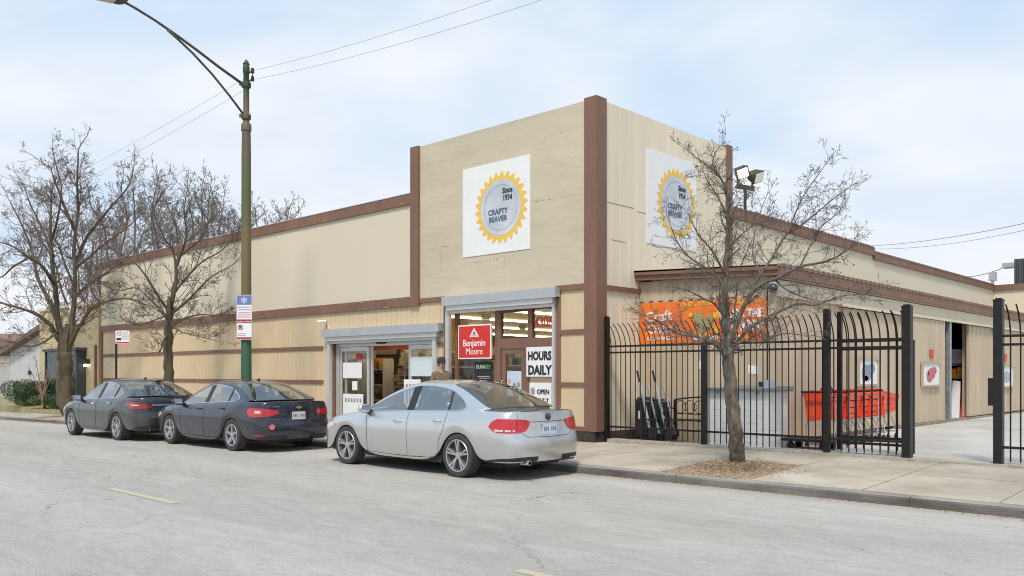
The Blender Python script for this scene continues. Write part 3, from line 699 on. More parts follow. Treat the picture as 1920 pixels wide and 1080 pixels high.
# ================================================================ lean-to shed along the yard
LX, LY = -7.44, 15.1
shed = empty('storage_shed', (LX, LY, 0), 'tan lean-to shed with brown eaves and sliding board doors along the yard', 'shed')
part('wall', M['tan_shed'], lambda b: groove_wall(b, SX+.01, LX, LY, .2, 3.5, .305, gw=.024, phase=.3), shed)
part('wall', M['tan_shed'], lambda b: groove_wall(b, LY+.12, 18.3, LX, .2, 3.3, .305, along='y', sgn=1, gw=.024), shed)
part('wall', M['tan_shed'], lambda b: groove_wall(b, 27.75, 42.6, LX-.1, .2, 3.05, .35, along='y', sgn=1), shed)
part('beam', M['cream_low'], lambda b: (b.box(LX-.1, LX+.06, LY+.01, 42.6, 3.03, 3.34), b.box(LX+.06, LX+.1, 18.1, 42.6, 3.0, 3.07)), shed)
part('corner_trim', M['tan_shed'], lambda b: (b.box(LX-.1, LX+.03, LY-.03, LY+.1, .2, 3.3)), shed)
# sliding door panels: wide boards on a frame, standing on timber sills
def slide_door(y0, y1, x, nm='sliding_door'):
    o = part(nm, M['tan_shed'], lambda b: groove_wall(b, y0, y1, x, .3, 2.99, .42, along='y', sgn=1, gw=.03, th=.05), shed)
    part('door_frame', M['tan_shed'], lambda b: (b.box(x, x+.02, y0, y0+.07, .3, 2.99), b.box(x, x+.02, y1-.07, y1, .3, 2.99)), o)
for y0, y1, dx in ((18.3, 21.9, .02), (21.85, 25.1, .06), (27.55, 30.0, .0), (30.05, 33.9, .05), (33.9, 37.6, 0), (37.65, 42.4, .05)):
    slide_door(y0, y1, LX+dx)
part('sill_timber', M['timber'], lambda b: (b.box(LX-.1, LX+.16, 21.4, 24.9, .06, .29), b.box(LX-.1, LX+.12, 25.0, 29.6, .05, .27), b.box(LX-.1, LX+.14, 29.7, 42.3, .05, .26)), shed)
part('foundation', M['found'], lambda b: (b.box(LX-.08, LX+.01, LY, 42.5, -.2, .2), b.box(SX, LX, LY+.01, LY+.1, -.2, .2)), shed)
# eaves and ribbed roof
def eave_front(b):
    n = 13; x0, x1 = SX-.1, LX+.18
    b.prism([(x0, 3.54), (x1, 3.40), (x1, 3.50), (x0, 3.64)], (0, LY-.16, 0), EX, EZ, (0, .16, 0))
    b.prism([(x0, 3.642), (x1, 3.502), (x1, 3.60), (x0, 3.74)], (0, LY-.20, 0), EX, EZ, (0, .20, 0))
part('fascia', M['brown'], eave_front, shed)
def eave_side(b):
    b.box(LX+.13, LX+.19, LY-.12, 42.6, 3.38, 3.585)
    y = LY
    while y < 42.5:
        b.box(LX-.05, LX+.22, y, y+.09, 3.57, 3.63); y += .25
part('fascia', M['brown'], eave_side, shed)
def roofp(b):
    b.prism([(SX, 3.74), (LX+.2, 3.59), (LX+.2, 3.57), (SX, 3.70)], (0, LY-.2, 0), EX, EZ, (0, 27.5, 0))
part('roof', M['roof'], roofp, shed)
part('soffit', M['tan_shed'], lambda b: b.box(LX+.0, LX+.13, LY, 42.6, 3.36, 3.38), shed)
# dark interior behind the gap between the doors
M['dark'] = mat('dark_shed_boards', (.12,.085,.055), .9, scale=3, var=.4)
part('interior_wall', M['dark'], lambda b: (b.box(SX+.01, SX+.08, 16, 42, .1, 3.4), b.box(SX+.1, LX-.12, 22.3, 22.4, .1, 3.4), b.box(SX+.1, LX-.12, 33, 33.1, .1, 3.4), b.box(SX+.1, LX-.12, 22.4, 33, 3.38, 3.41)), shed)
part('post', mat('galvanised_post', (.36,.38,.39), .5, .6, var=.3, scale=12), lambda b: b.box(LX-.04, LX+.07, 25.55, 25.72, .26, 3.02), shed)
def stk(name, label, cat, mt, fn, **k):
    b = MB(); fn(b); return tag(b.build(name, mt, **k), label, cat)
stk('shelf_rack', 'timber shelf rack in the dark gap of the shed', 'rack', M['timber'], lambda b: (b.box(-9.6, -7.62, 28.1, 28.9, 1.80, 1.86), b.box(-9.6, -7.62, 28.1, 28.9, 1.40, 1.46), b.box(-9.6, -9.5, 28.1, 28.2, .2, 1.8), b.box(-7.72, -7.62, 28.8, 28.9, .2, 1.8), b.box(-8.6, -8.5, 28.8, 28.9, .2, 1.8)))
stk('plywood_stack', 'brown plywood stack under the shelf inside the shed gap', 'timber', mat('plywood', (.34,.20,.09), .8, var=.2), lambda b: [b.box(-9.4, -7.65, 28.15+.01*(k % 2), 29.2, .62+k*.05, .665+k*.05) for k in range(11)])
stk('metal_sheet', 'shiny folded metal sheet on the shelf inside the shed gap', 'sheet', mat('bright_sheet_metal', (.62,.68,.76), .4, .3, var=.3, scale=5), lambda b: b.prism([(0,0),(1.9,0),(1.8,.42),(.1,.55)], (-9.45, 28.05, 1.87), (1,0,0), (0,.25,.97), (0,.02,0)))
for k in range(6):
    tag(stk('stock_box', None, None, mat('orange_box_card', (.80,.28,.04), .6, var=.2) if k == 0 else bpy.data.materials['orange_box_card'], lambda b: b.box(-9.4+k*.3, -9.13+k*.3, 28.11, 28.5, 1.461, 1.66+.05*(k % 3))), ('first','second','third','fourth','fifth','sixth')[k]+' orange box from the left on the shelf in the shed gap', 'box', 'orange boxes on the shed shelf')
bs = [tag(stk('board_sheet', None, None, mm, lambda b: b.prism([(0,0),(.25,0),(.22,1.12),(.0,1.15)], (-8.5+k*.26, 27.62+.04*k, .24), (1,0,0), (0,.22,.97), (0,.03,0))), lb, 'board', 'boards leaning in the shed gap') for k, (mm, lb) in enumerate(((M['white'], 'white panel at the left of the leaning boards in the shed gap'), (GOODS[8], 'mid grey panel among the leaning boards in the shed gap'), (M['white'], 'white panel next to the red leaning board'), (GOODS[3], 'dark red panel leaning at the right of the shed gap')))]
lb = empty('warning_lamp', (-8.2, 27.6, 2.92), 'small lit orange red bulb high in the dark shed gap', 'lamp')
part('bulb', emit('red_bulb_glow', (1, .12, .05), 6), lambda b: b.lathe([(.0,-.05),(.035,-.03),(.04,0),(.02,.04),(0,.05)], (-8.2, 27.6, 2.82), n=10), lb)
part('socket', M['black'], lambda b: b.lathe([(.022,.04),(.022,.5)], (-8.2, 27.6, 2.82), n=8), lb)

# posters in frames and little red notices on the shed doors
def side_poster(y0, y1, z0, z1, x, label, pics):
    r = empty('framed_poster', (x, y0, z0), label, 'poster')
    part('frame', mat('poster_frame', (.45,.37,.28), .6, var=.1) if 'poster_frame' not in bpy.data.materials else bpy.data.materials['poster_frame'],
         lambda b: (b.box(x, x+.05, y0, y1, z0, z0+.05), b.box(x, x+.05, y0, y1, z1-.05, z1), b.box(x, x+.05, y0, y0+.05, z0+.05, z1-.05), b.box(x, x+.05, y1-.05, y1, z0+.05, z1-.05)), r)
    part('print', M['white'], lambda b: b.box(x, x+.02, y0+.05, y1-.05, z0+.05, z1-.05), r)
    for nm, col, pts in pics:
        part('picture', mat(nm, col, .5, var=.4, scale=12), lambda b: [b.prism([(rx*math.cos(a*.63), rz*math.sin(a*.63)) for a in range(10)], (x+.021+.002*i, y0+py, z0+pz), (0,1,0), EZ, (.003,0,0)) for i, (py, pz, rx, rz) in enumerate(pts)], r)
side_poster(23.15, 24.6, 1.22, 1.86, LX+.08, 'white framed poster with a pink red picture on the shed door', [('pink_print', (.55,.13,.16), [(.75, .34, .3, .16), (.95, .42, .22, .1), (.6, .22, .22, .1)]), ('grey_green_print', (.3,.3,.25), [(.45, .3, .1, .12)])])
side_poster(19.05, 20.25, 1.28, 1.92, LX+.04, 'pale blue framed poster on the shed door behind the fence', [('blue_print', (.22,.28,.36), [(.5, .3, .3, .2), (.8, .4, .2, .12)]), ('light_print', (.5,.52,.55), [(.4, .18, .2, .06)])])
side_poster(30.8, 32.3, 1.10, 1.84, LX+.07, 'grey framed poster on the far shed door behind the gate post', [('grey_print_b', (.4,.43,.48), [(.7, .35, .4, .2)])])
for y, z, lab in ((24.0, 1.98, 'small red notice above the pink picture poster'), (31.4, 1.98, 'small red notice above the grey poster at the gate post')):
    r = empty('notice', (LX+.08, y, z), lab, 'notice'); part('sheet', M['red'], lambda b: b.box(LX+.07, LX+.085, y-.14, y+.14, z, z+.22), r)
for x, z, w, lab in ((-9.05, 1.66, .16, 'small white notice pinned above the bench'), (-8.55+.0, 1.67, .2, 'small lilac white notice right of the fence post'), (-7.95, 1.57, .2, 'small tilted white notice above the white cabinet')):
    r = empty('notice', (x, LY, z), lab, 'notice'); part('sheet', M['white'] if 'lilac' not in lab else mat('lilac_paper', (.6,.56,.72), .6, var=.05), lambda b: b.prism([(0,.0),(w,-.02 if 'tilted' in lab else 0),(w,.14),(0,.16)], (x, LY-.002, z), EX, EZ, (0,-.004,0)), r)

# orange banner on the shed front
M['orange'] = mat('orange_banner_print', (.80,.13,.02), .55, scale=3, col2=(.82,.24,.03), bump=.15, bscale=4)
bn = empty('banner', (-10.45, LY, 2.2), 'wide orange banner with white and yellow lettering on the shed front', 'banner')
part('cloth', M['orange'], lambda b: b.prism([(0,0),(2.88,.0),(2.88,.83),(0,.87)], (-10.46, LY-.012, 2.19), EX, EZ, (0,-.006,0)), bn)
M['orange2'] = mat('yellow_print', (.80,.50,.05), .55, var=.1)
yb = LY-.022
text('lettering', 'Craft', M['white'], (-9.98, yb, 2.66), (.995,0,.06), (-.06,0,.995), .30, bn, .004, sx=1.05)
text('lettering', 'Oslu!', M['white'], (-9.93, yb, 2.40), EX, EZ, .27, bn, .004, sx=1.1)
text('lettering', 'SCHOREX', M['white'], (-9.93, yb, 2.26), EX, EZ, .10, bn, .002, sx=1.5)
text('lettering', 'ENTER TODAY', M['orange2'], (-9.05, yb, 2.93), EX, EZ, .115, bn, .003, sx=1.05)
text('lettering', 'AND FUND', M['orange2'], (-8.0, yb, 2.92), EX, EZ, .115, bn, .003, sx=1.05)
text('lettering', 'WORK THE', M['white'], (-8.1, yb, 2.66), EX, EZ, .22, bn, .012, sx=.8)
text('lettering', 'WIN', M['white'], (-7.98, yb, 2.40), EX, EZ, .28, bn, .012, sx=1.2)
text('lettering', 'BUILDING  SUPPLIES', M['white'], (-8.6, yb, 2.24), EX, EZ, .11, bn, .004, sx=1.15)
random.seed(12)
part('picture', M['orange2'], lambda b: [b.prism([(r_*math.cos(a*.7), r_*math.sin(a*.7)) for a in range(9)], (x, yb+.001-.0031*i, z), EX, EZ, (0,-.003,0)) for i, (x, z, r_) in enumerate( ((-8.62,2.72,.08),(-8.72,2.52,.07),(-9.0,2.38,.06),(-8.88,2.36,.05),(-8.62,2.42,.06),(-9.2,2.75,.05)))], bn)
part('picture', mat('khaki_print', (.32,.30,.16), .6, var=.3, scale=15), lambda b: [b.prism([(.16*math.cos(a*.7)*k, .14*math.sin(a*.7)) for a in range(9)], (x, yb-.02-.0035*i, z), EX, EZ, (0,-.003,0)) for i, (x, z, k) in enumerate(((-9.02,2.68,.7),(-8.92,2.5,.55),(-8.78,2.62,.5)))], bn)
part('rope', M['black'], lambda b: [b.bar((-10.46+k*.24, LY-.02, 3.075-.003*k), (-10.36+k*.24, LY-.02, 3.08-.003*k), .012, .02) for k in range(12)], bn)
# security lamp, camera, conduit
r = empty('security_lamp', (LX+.05, LY-.05, 3.15), 'round dark security lamp at the shed corner under the eaves', 'lamp')
part('globe', mat('dark_lamp_glass', (.05,.055,.07), .15, .2, var=.3, scale=20), lambda b: b.lathe([(0,-.09),(.06,-.075),(.09,-.03),(.09,.02),(.05,.07),(0,.08)], (LX+.06, LY-.12, 3.17), n=16), r, smooth=True)
part('bracket', M['shutter'], lambda b: (b.box(LX-.02, LX+.1, LY-.12, LY-.02, 3.24, 3.29)), r)
r = empty('wall_camera', (-19.75, FY-.1, 2.86), 'small white wall camera above the left end of the shutter box', 'camera')
part('housing', M['white'], lambda b: (b.tube([(-19.9, FY-.22, 2.98), (-19.72, FY-.05, 3.0)], .035, 8), b.tube([(-19.72, FY-.03, 2.99), (-19.7, FY-.0, 2.82)], .012, 5)), r)
part('cable', M['black'], lambda b: b.tube([(-19.7, FY-.03, 2.98), (-19.76, FY-.05, 2.9), (-19.72, FY-.02, 2.8)], .006, 4), r)
part('conduit', M['iron'], lambda b: b.tube([(LX-.1, LY-.03, 3.2), (LX-.1, LY-.03, 1.4)], .015, 5), shed)

# ================================================================ iron fence with curved pickets
FN = 13.86
def picket(b, x, y, z0, w=.011):
    pts = [(x, y, z0), (x, y, 2.06)]
    for k in range(1, 8):
        a = k/7*1.05; pts.append((x, y-.52*(1-math.cos(a)), 2.06+.60*math.sin(a)*.93))
    b.tube(pts, w, 4)
def fence(label, x0, x1, y, step, phase=0., zb=.29, group='iron fence sections', pic=True):
    r = empty('iron_fence', ((x0+x1)/2, y, .26), label, 'fence', group)
    for z in (2.11, 1.985, .50):
        part('rail', M['iron'], lambda b: b.box(x0, x1, y-.02, y+.02, z-.018, z+.018), r)
    x = x0+step*(.5+phase)
    while x < x1-.03:
        b = MB(); picket(b, x, y, zb); b.build('picket', M['iron'], r); x += step
    return r
def fpost(x, y, label, h=2.66, w=.045, z0=.1):
    r = empty('fence_post', (x, y, .24), label, 'post', 'black posts of the iron fence')
    part('shaft', M['iron'], lambda b: (b.box(x-w, x+w, y-w, y+w, z0, h)), r)
    part('cap', M['iron'], lambda b: (b.box(x-w-.006, x+w+.006, y-w-.006, y+w+.006, h, h+.02), b.box(x-w*.7, x+w*.7, y-w*.7, y+w*.7, h+.02, h+.04)), r)
    return r
fence('iron fence section between the store corner and the next post', -10.36, -8.22, FN, .118)
fence('iron fence section in front of the white cabinet and street tree', -8.14, -5.92, FN, .118)
fence('iron fence section between the two posts in front of the shopping carts', -5.84, -4.66, FN, .124, .1)
fence('iron fence section at the right edge beyond the yard opening', -3.29, 1.6, FN, .128, .3)
fpost(-10.41, FN, 'slim black fence post against the store corner', 2.68)
fpost(-8.18, FN, 'black fence post left of the white cabinet', 2.12)
fpost(-5.88, FN, 'black fence post in front of the orange carts', 2.60, .047)
fpost(-4.61, FN, 'stout black gate post left of the yard opening', 2.60, .065)
fpost(-3.34, FN, 'stout black gate post right of the yard opening', 2.62, .06)
# sliding gate leaf parked behind the fence
g = empty('sliding_gate', (-5.2, 14.12, .3), 'sliding iron gate leaf parked behind the fence at the carts', 'gate')
GX0, GX1, GY = -5.78, -4.63, 14.14
for z in (2.1, 1.97, .52, .42):
    part('rail', M['iron'], lambda b: b.box(GX0, GX1, GY-.022, GY+.022, z-.02, z+.02), g)
for x in (GX0, GX1): part('upright', M['iron'], lambda b: b.box(x-.035, x+.035, GY-.034, GY+.034, .3, 2.6 if x == GX0 else 2.1), g)
x = GX0+.12
while x < GX1-.05:
    b = MB(); picket(b, x, GY, .33); b.build('picket', M['iron'], g); x += .135
r = empty('gate_latch', (-3.44, FN, 1.1), 'flat black latch plate on the right gate post', 'latch'); part('plate', M['iron'], lambda b: (b.box(-3.47, -3.40, FN-.05, FN+.05, 1.1, 1.5), b.box(-3.475, -3.47, FN-.02, FN+.02, 1.25, 1.35)), r)

# ================================================================ things in the yard
# bench with scrollwork back
bx0, bx1, by = -9.42, -8.1, 14.62; zb = .24
r = empty('garden_bench', ((bx0+bx1)/2, by, zb), 'black cast iron garden bench with scroll back behind the fence', 'bench')
def arc(b, c, rx, rz, a0, a1, y, rr=.010, n=14):
    b.tube([(c[0]+rx*math.cos(a0+(a1-a0)*k/n), y, c[1]+rz*math.sin(a0+(a1-a0)*k/n)) for k in range(n+1)], rr, 4)
def back(b):
    n = 16; b.tube([(bx0+(bx1-bx0)*k/n, by+.2, zb+.80+.06*math.sin(math.pi*k/n)) for k in range(n+1)], .016, 5)
    b.tube([(bx0, by+.2, zb+.52), (bx1, by+.2, zb+.52)], .012, 5); b.box(bx0-.02, bx0+.03, by+.18, by+.22, zb, zb+.8); b.box(bx1-.03, bx1+.02, by+.18, by+.22, zb, zb+.8)
    for k in range(6):
        c = bx0+.14+k*.21; arc(b, (c, zb+.66), .11, .13, 0, 2*math.pi, by+.2, .008); arc(b, (c+.1, zb+.66), .06, .07, 0, 2*math.pi, by+.2, .007)
part('backrest', M['iron'], back, r)
part('seat', M['iron'], lambda b: [b.box(bx0, bx1, by-.22+k*.075, by-.17+k*.075, zb+.40, zb+.42) for k in range(6)], r)
for x in (bx0+.02, bx1-.02):
    part('arm', M['iron'], lambda b: b.tube([(x, by+.2, zb+.62), (x, by+.0, zb+.64), (x, by-.2, zb+.62), (x, by-.26, zb+.56), (x, by-.22, zb+.5)], .014, 5), r)
    part('leg', M['iron'], lambda b: b.tube([(x, by-.2, zb+.4), (x, by-.24, zb+.2), (x, by-.2, zb)], .018, 5), r)
    part('leg', M['iron'], lambda b: b.tube([(x, by+.2, zb+.4), (x, by+.2, zb)], .018, 5), r)
# small iron chair frame left of it
r = empty('metal_chair', (-9.75, 14.5, zb), 'thin black wire chair between the hand trucks and the bench', 'chair')
part('backrest', M['iron'], lambda b: (b.tube([(-9.95, 14.7, zb+.78), (-9.6, 14.7, zb+.8), (-9.52, 14.7, zb+.74), (-9.6, 14.7, zb+.55), (-9.72, 14.68, zb+.42)], .011, 5), arc(b, (-9.8, zb+.62), .09, .12, -1.5, 1.8, 14.7, .009)), r)
part('seat', M['iron'], lambda b: [b.box(-9.98, -9.58, 14.3+k*.08, 14.34+k*.08, zb+.40, zb+.415) for k in range(5)], r)
for x in (-9.97, -9.6):
    for y in (14.3, 14.66): part('leg', M['iron'], lambda b: b.tube([(x, y, zb+.4), (x, y, zb)], .011, 5), r)
# hand trucks leaning, dark board behind them
M['alu2'] = mat('dull_aluminium', (.42,.45,.47), .45, .6, var=.15)
M['rubber'] = mat('tyre_rubber', (.022,.022,.022), .85, var=.3, scale=20)
hands = []
for k, (xt, lab) in enumerate(((-10.22, 'left one of two leaning hand trucks, its handle at the store corner'), (-9.92, 'right one of two leaning hand trucks, nearer the bench'))):
    xb = xt+.55; y0 = 14.35+.12*k
    r = empty('hand_truck', (xb, y0, .25), lab, 'hand truck', 'hand trucks leaning behind the fence')
    part('frame', M['alu2'], lambda b: (b.bar((xt+.1, y0+.25, 1.38), (xb, y0-.02, .36), .05, .03), b.bar((xt+.22, y0+.35, 1.34), (xb+.12, y0+.1, .36), .03, .03), b.bar((xt+.2, y0+.2, 1.0), (xt+.3, y0+.3, 1.0), .02, .02)), r)
    part('handle', M['rubber'], lambda b: b.tube([(xt, y0+.3, 1.62), (xt+.05, y0+.27, 1.5), (xt+.1, y0+.25, 1.36)], .024, 6), r)
    part('toe_plate', M['iron'], lambda b: b.box(xb-.12, xb+.2, y0-.15, y0+.02, .25, .27), r)
    for dy in (-.02, .16):
        part('wheel', M['rubber'], lambda b: b.lathe([(.03,-.03),(.11,-.03),(.125,0),(.11,.03),(.03,.03)], (xb+.05, y0+dy, .375), axis='y', n=16), r)
r = empty('rubber_bin', (-10.08, 14.75, .25), 'tall black ribbed bin behind the leaning hand trucks', 'bin')
part('body', M['rubber'], lambda b: (b.lathe([(.17,0),(.2,.05),(.21,.75),(.17,.82),(0,.84)], (-10.1, 14.78, .25), n=14), b.lathe([(.17,0),(.19,.05),(.2,.7),(.15,.78),(0,.8)], (-9.78, 14.85, .25), n=14)), r)
part('label_plate', M['white'], lambda b: b.box(-10.14, -10.07, 14.565, 14.57, .62, .8), r)
# white cabinet
r = empty('storage_cabinet', (-7.7, 14.55, .24), 'white boarded storage cabinet with grey lid behind the street tree', 'cabinet')
CB = mat('off_white_cladding', (.82,.82,.79), .6, var=.05, scale=3)
def cab(b):
    x0, x1, y0, y1 = -8.34, -7.06, 14.2, 14.9
    for k in range(9):
        z = .2+k*.117; b.box(x0, x1, y0, y1, z, z+.109)
    b.box(x0+.01, x1-.01, y0+.01, y1-.01, .2, 1.25)
part('body', CB, cab, r)
part('corner_strip', CB, lambda b: [b.box(x-.03, x+.03, 14.185, 14.2, .2, 1.25) for x in (-8.31, -7.09)], r)
part('lid', mat('grey_lid', (.20,.22,.23), .5, var=.1), lambda b: (b.box(-8.4, -6.98, 14.1, 14.95, 1.255, 1.30), b.box(-8.4, -6.98, 14.95, 15.0, 1.24, 1.33)), r)
for x in (-8.1, -7.3): part('latch', M['shutter'], lambda b: b.lathe([(.035,-.01),(.035,.01)], (x, 14.185, 1.21), axis='y', n=10), r)
r = empty('metal_box', (-7.3, 14.6, 1.33), 'small open grey metal box on the cabinet lid', 'box')
part('body', M['shutter'], lambda b: (b.box(-7.33, -7.2, 14.5, 14.7, 1.301, 1.45), b.box(-7.45, -7.335, 14.5, 14.7, 1.301, 1.32), b.box(-7.45, -7.44, 14.5, 14.7, 1.32, 1.42)), r)
part('opening', M['black'], lambda b: b.box(-7.43, -7.34, 14.52, 14.68, 1.321, 1.41), r)

# shopping carts nested in a row, fronts pointing into the yard
M['cart'] = mat('orange_red_plastic', (.86,.065,.012), .38, var=.1, scale=6, coat=.2)
M['chrome'] = mat('dull_chrome_wire', (.55,.55,.56), .3, .9, var=.1)
CX, CZ = -6.55, .2
def make_cart():
    r = empty('shopping_cart', (0, 0, 0), 'orange plastic shopping cart', 'shopping cart', 'shopping carts nested in a row beside the shed')
    def basket(b):
        # open tapering tub with slotted walls: (y, half width, z low, z high)
        rings = [(-.42, .29, .52, 1.0), (.5, .22, .60, .92)]
        (ya, wa, la, ha), (yb_, wb, lb_, hb) = rings
        n = 10
        for s in (-1, 1):
            for k in range(n):
                t0, t1 = k/n, (k+.78)/n
                for (u0, u1) in ((.0, .16), (.2, .42), (.46, .7), (.76, 1)):
                    q = []
                    for t, u in ((t0 if u0 not in (0, .76) else k/n, u0), (t1 if u0 not in (0, .76) else (k+1)/n, u0), (t1 if u0 not in (0, .76) else (k+1)/n, u1), (t0 if u0 not in (0, .76) else k/n, u1)):
                        w = wa+(wb-wa)*t-.05*(1-u); z = (la+(lb_-la)*t)*(1-u)+(ha+(hb-ha)*t)*u
                        q.append(Vector((s*w, ya+(yb_-ya)*t, z)))
                    p = [v-Vector((s*.012, 0, 0)) for v in q]
                    b.add(q+p, [(0,1,2,3), (7,6,5,4), (0,4,5,1), (2,6,7,3), (1,5,6,2), (3,7,4,0)])
        for y, w, lo, hi, e in ((-.42, .29, .52, 1.0, -.015), (.5, .22, .60, .92, .015)):
            b.add([(-w+.05, y, lo), (w-.05, y, lo), (w, y, hi), (-w, y, hi), (-w+.05, y+e, lo), (w-.05, y+e, lo), (w, y+e, hi), (-w, y+e, hi)], [(0,1,2,3), (7,6,5,4), (0,4,5,1), (2,6,7,3), (1,5,6,2), (3,7,4,0)])
        b.add([(-.24, -.42, .52), (.24, -.42, .52), (.17, .5, .60), (-.17, .5, .60), (-.24, -.42, .535), (.24, -.42, .535), (.17, .5, .615), (-.17, .5, .615)], [(0,3,2,1), (4,5,6,7), (0,1,5,4), (2,3,7,6)])
        b.tube([(-.30, -.43, 1.0), (.30, -.43, 1.0), (.235, .51, .92), (-.235, .51, .92), (-.30, -.43, 1.0)], .016, 5)
    b = MB(); basket(b); b.build('basket', M['cart'], r, local=True)
    b = MB()
    for s in (-1, 1):
        b.tube([(s*.27, -.56, 1.02), (s*.27, -.42, .9), (s*.25, -.36, .5), (s*.26, -.42, .2), (s*.26, -.4, .14)], .013, 5)
        b.tube([(s*.26, -.42, .2), (s*.18, .5, .17)], .012, 5); b.tube([(s*.25, -.3, .5), (s*.2, .1, .5), (s*.18, .46, .2)], .010, 5)
    b.tube([(-.26, -.42, .2), (.26, -.42, .2)], .01, 5); b.tube([(-.18, .5, .17), (.18, .5, .17)], .01, 5)
    b.build('frame', M['chrome'], r, local=True)
    b = MB(); b.tube([(-.29, -.56, 1.03), (.29, -.56, 1.03)], .02, 8); b.build('handle', M['rubber'], r, local=True)
    b = MB(); b.box(-.2, .2, -.44, -.38, .82, 1.06); b.build('child_seat_flap', M['cart'], r, local=True)
    for x, y in ((-.25, -.4), (.25, -.4), (-.17, .46), (.17, .46)):
        b = MB(); b.lathe([(.01, -.014), (.058, -.014), (.062, 0), (.058, .014), (.01, .014)], (0, 0, 0), axis='y', n=14)
        vs = [(v[1], v[0], v[2]) for v in b.v]; b.v = [(x+v[0], y+v[1], .064+v[2]) for v in vs]
        b.build('wheel', M['rubber'], r, local=True)
    return r
cart = make_cart()
def dup(root, loc, rz, label, group=None):
    r = root.copy(); COL.objects.link(r); r.location = loc; r.rotation_euler = (0, 0, rz); r['label'] = label
    for ch in list(root.children):
        c = ch.copy(); COL.objects.link(c); c.parent = r
        for g2 in ch.children:
            d = g2.copy(); COL.objects.link(d); d.parent = c
    return r
cl = ['rearmost orange cart of the row, darkest and nearest the street', 'second orange cart from the street in the nested row', 'third orange cart from the street in the nested row', 'fourth orange cart from the street, mid row', 'fifth orange cart from the street in the nested row', 'last but one orange cart at the yard end of the row', 'front orange cart with its whole basket showing at the yard end']
for k in range(7):
    y = 15.55+.37*k+(.25 if k else 0)
    if k == 0: cart.location = (CX, y, CZ); cart['label'] = cl[0]
    else: dup(cart, (CX+.015*math.sin(k*2.1), y, CZ), R(1.2*math.sin(k*3.)), cl[k])
# flat trolley in front of the row
r = empty('platform_trolley', (-6.75, 14.75, .2), 'low black platform trolley on the ground in front of the carts', 'trolley')
part('deck', M['iron'], lambda b: b.box(-7.0, -6.1, 14.5, 15.0, .36, .41), r)
part('handle', M['iron'], lambda b: b.tube([(-6.15, 14.55, .4), (-6.12, 14.55, 1.15), (-6.12, 14.95, 1.15), (-6.15, 14.95, .4)], .014, 5), r)
for x in (-6.85, -6.25):
    for y in (14.58, 14.92): part('wheel', M['rubber'], lambda b: b.lathe([(.01,-.02),(.07,-.02),(.075,0),(.07,.02),(.01,.02)], (x, y, .285), axis='y', n=14), r)
r = empty('bag', (CX, 15.5, 1.2), 'black bag hung over the handle of the rear carts', 'bag')
part('body', mat('black_cloth_bag', (.03,.03,.035), .7, var=.4, scale=15), lambda b: b.lathe([(0,-.32),(.09,-.3),(.13,-.12),(.12,.04),(.06,.14),(0,.15)], (CX-.05, 15.55, 1.22), n=12), r, smooth=True)
# ================================================================ roof things, lamp post, street signs, wires
M['bronze'] = mat('olive_bronze_housing', (.06,.05,.025), .5, .3, var=.2)
r = empty('floodlight', (SX-.1, 20.6, 5.6), 'twin floodlight on a short mast behind the corner block, one lamp lit', 'floodlight')
p0 = AX(1397, 400, -10.62); p0.z = 5.45
part('mast', M['bronze'], lambda b: (b.tube([p0, p0+Vector((0,0,.85))], .04, 8), b.bar(p0+Vector((-.2,-.08,.93)), p0+Vector((.2,.12,.83)), .08, .11), b.bar(p0+Vector((-.17,-.06,.9)), p0+Vector((-.17,-.06,1.2)), .07, .035), b.bar(p0+Vector((.15,.08,.86)), p0+Vector((.17,.09,1.1)), .05, .035)), r)
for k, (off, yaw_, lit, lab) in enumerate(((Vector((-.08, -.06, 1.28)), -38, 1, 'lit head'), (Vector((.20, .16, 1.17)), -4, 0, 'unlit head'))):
    c = p0+off; f = Vector((math.sin(R(90+yaw_)), -math.cos(R(90+yaw_))*1.0, 0)).normalized()
    f = Vector((f.x, f.y, 0)); f.normalize(); d = (f*.86+Vector((0,0,-.5))).normalized(); s_ = d.cross(Vector((0,0,1))).normalized(); u = s_.cross(d); s_, u = s_*math.cos(R(24))-u*math.sin(R(24)), u*math.cos(R(24))+s_*math.sin(R(24))
    hb = MB(); a = .165; bk = .10
    vs = [c+s_*sx*a+u*sz*.15+d*.12 for sx, sz in ((-1,-1),(1,-1),(1,1),(-1,1))]+[c+s_*sx*bk*1.3+u*sz*bk-d*.13 for sx, sz in ((-1,-1),(1,-1),(1,1),(-1,1))]
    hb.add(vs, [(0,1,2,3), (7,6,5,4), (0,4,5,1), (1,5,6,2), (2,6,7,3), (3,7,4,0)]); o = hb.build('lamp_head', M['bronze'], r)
    lens = MB(); lens.obox(c+d*.126, s_*a*.84, u*.125, d*.004); lens.build('lens', emit('flood_glow_%s' % ('on' if lit else 'off'), (1,.93,.66) if lit else (.62,.68,.58), .75 if lit else .2), o)  # the unlit lens also carries a faint added glow
    if lit:
        lens = MB(); lens.lathe([(.0,0),(.05,.01),(.0,.02)], c+d*.135-u*.04-s_*.05, n=8); lens.build('lamp_tube', emit('flood_core', (1,.86,.5), 25), o)
r = empty('air_conditioner', (-8.5, 46, 5.4), 'grey rooftop air conditioning unit above the far wing', 'air conditioner')
part('casing', mat('ribbed_grey_casing', (.075,.08,.08), .6, .2, var=.2), lambda b: (b.box(-10.3, -6, 45.5, 47, 5.35, 6.95), [b.box(-10.3+k*.2, -10.22+k*.2, 45.44, 45.5, 5.4, 6.95) for k in range(20)]), r)
part('hood', M['shutter'], lambda b: b.box(-10.9, -10.3, 45.8, 46.4, 6.62, 6.84), r)
r = empty('vent_pipe', (-10.9, 45, 5.4), 'short grey vent pipe with cap on the far roof', 'vent')
part('pipe', M['shutter'], lambda b: (b.lathe([(.07,-.1),(.07,.5)], (-11.1, 45, 5.45), n=10), b.box(-11.25, -10.95, 44.9, 45.1, 5.95, 6.35)), r)

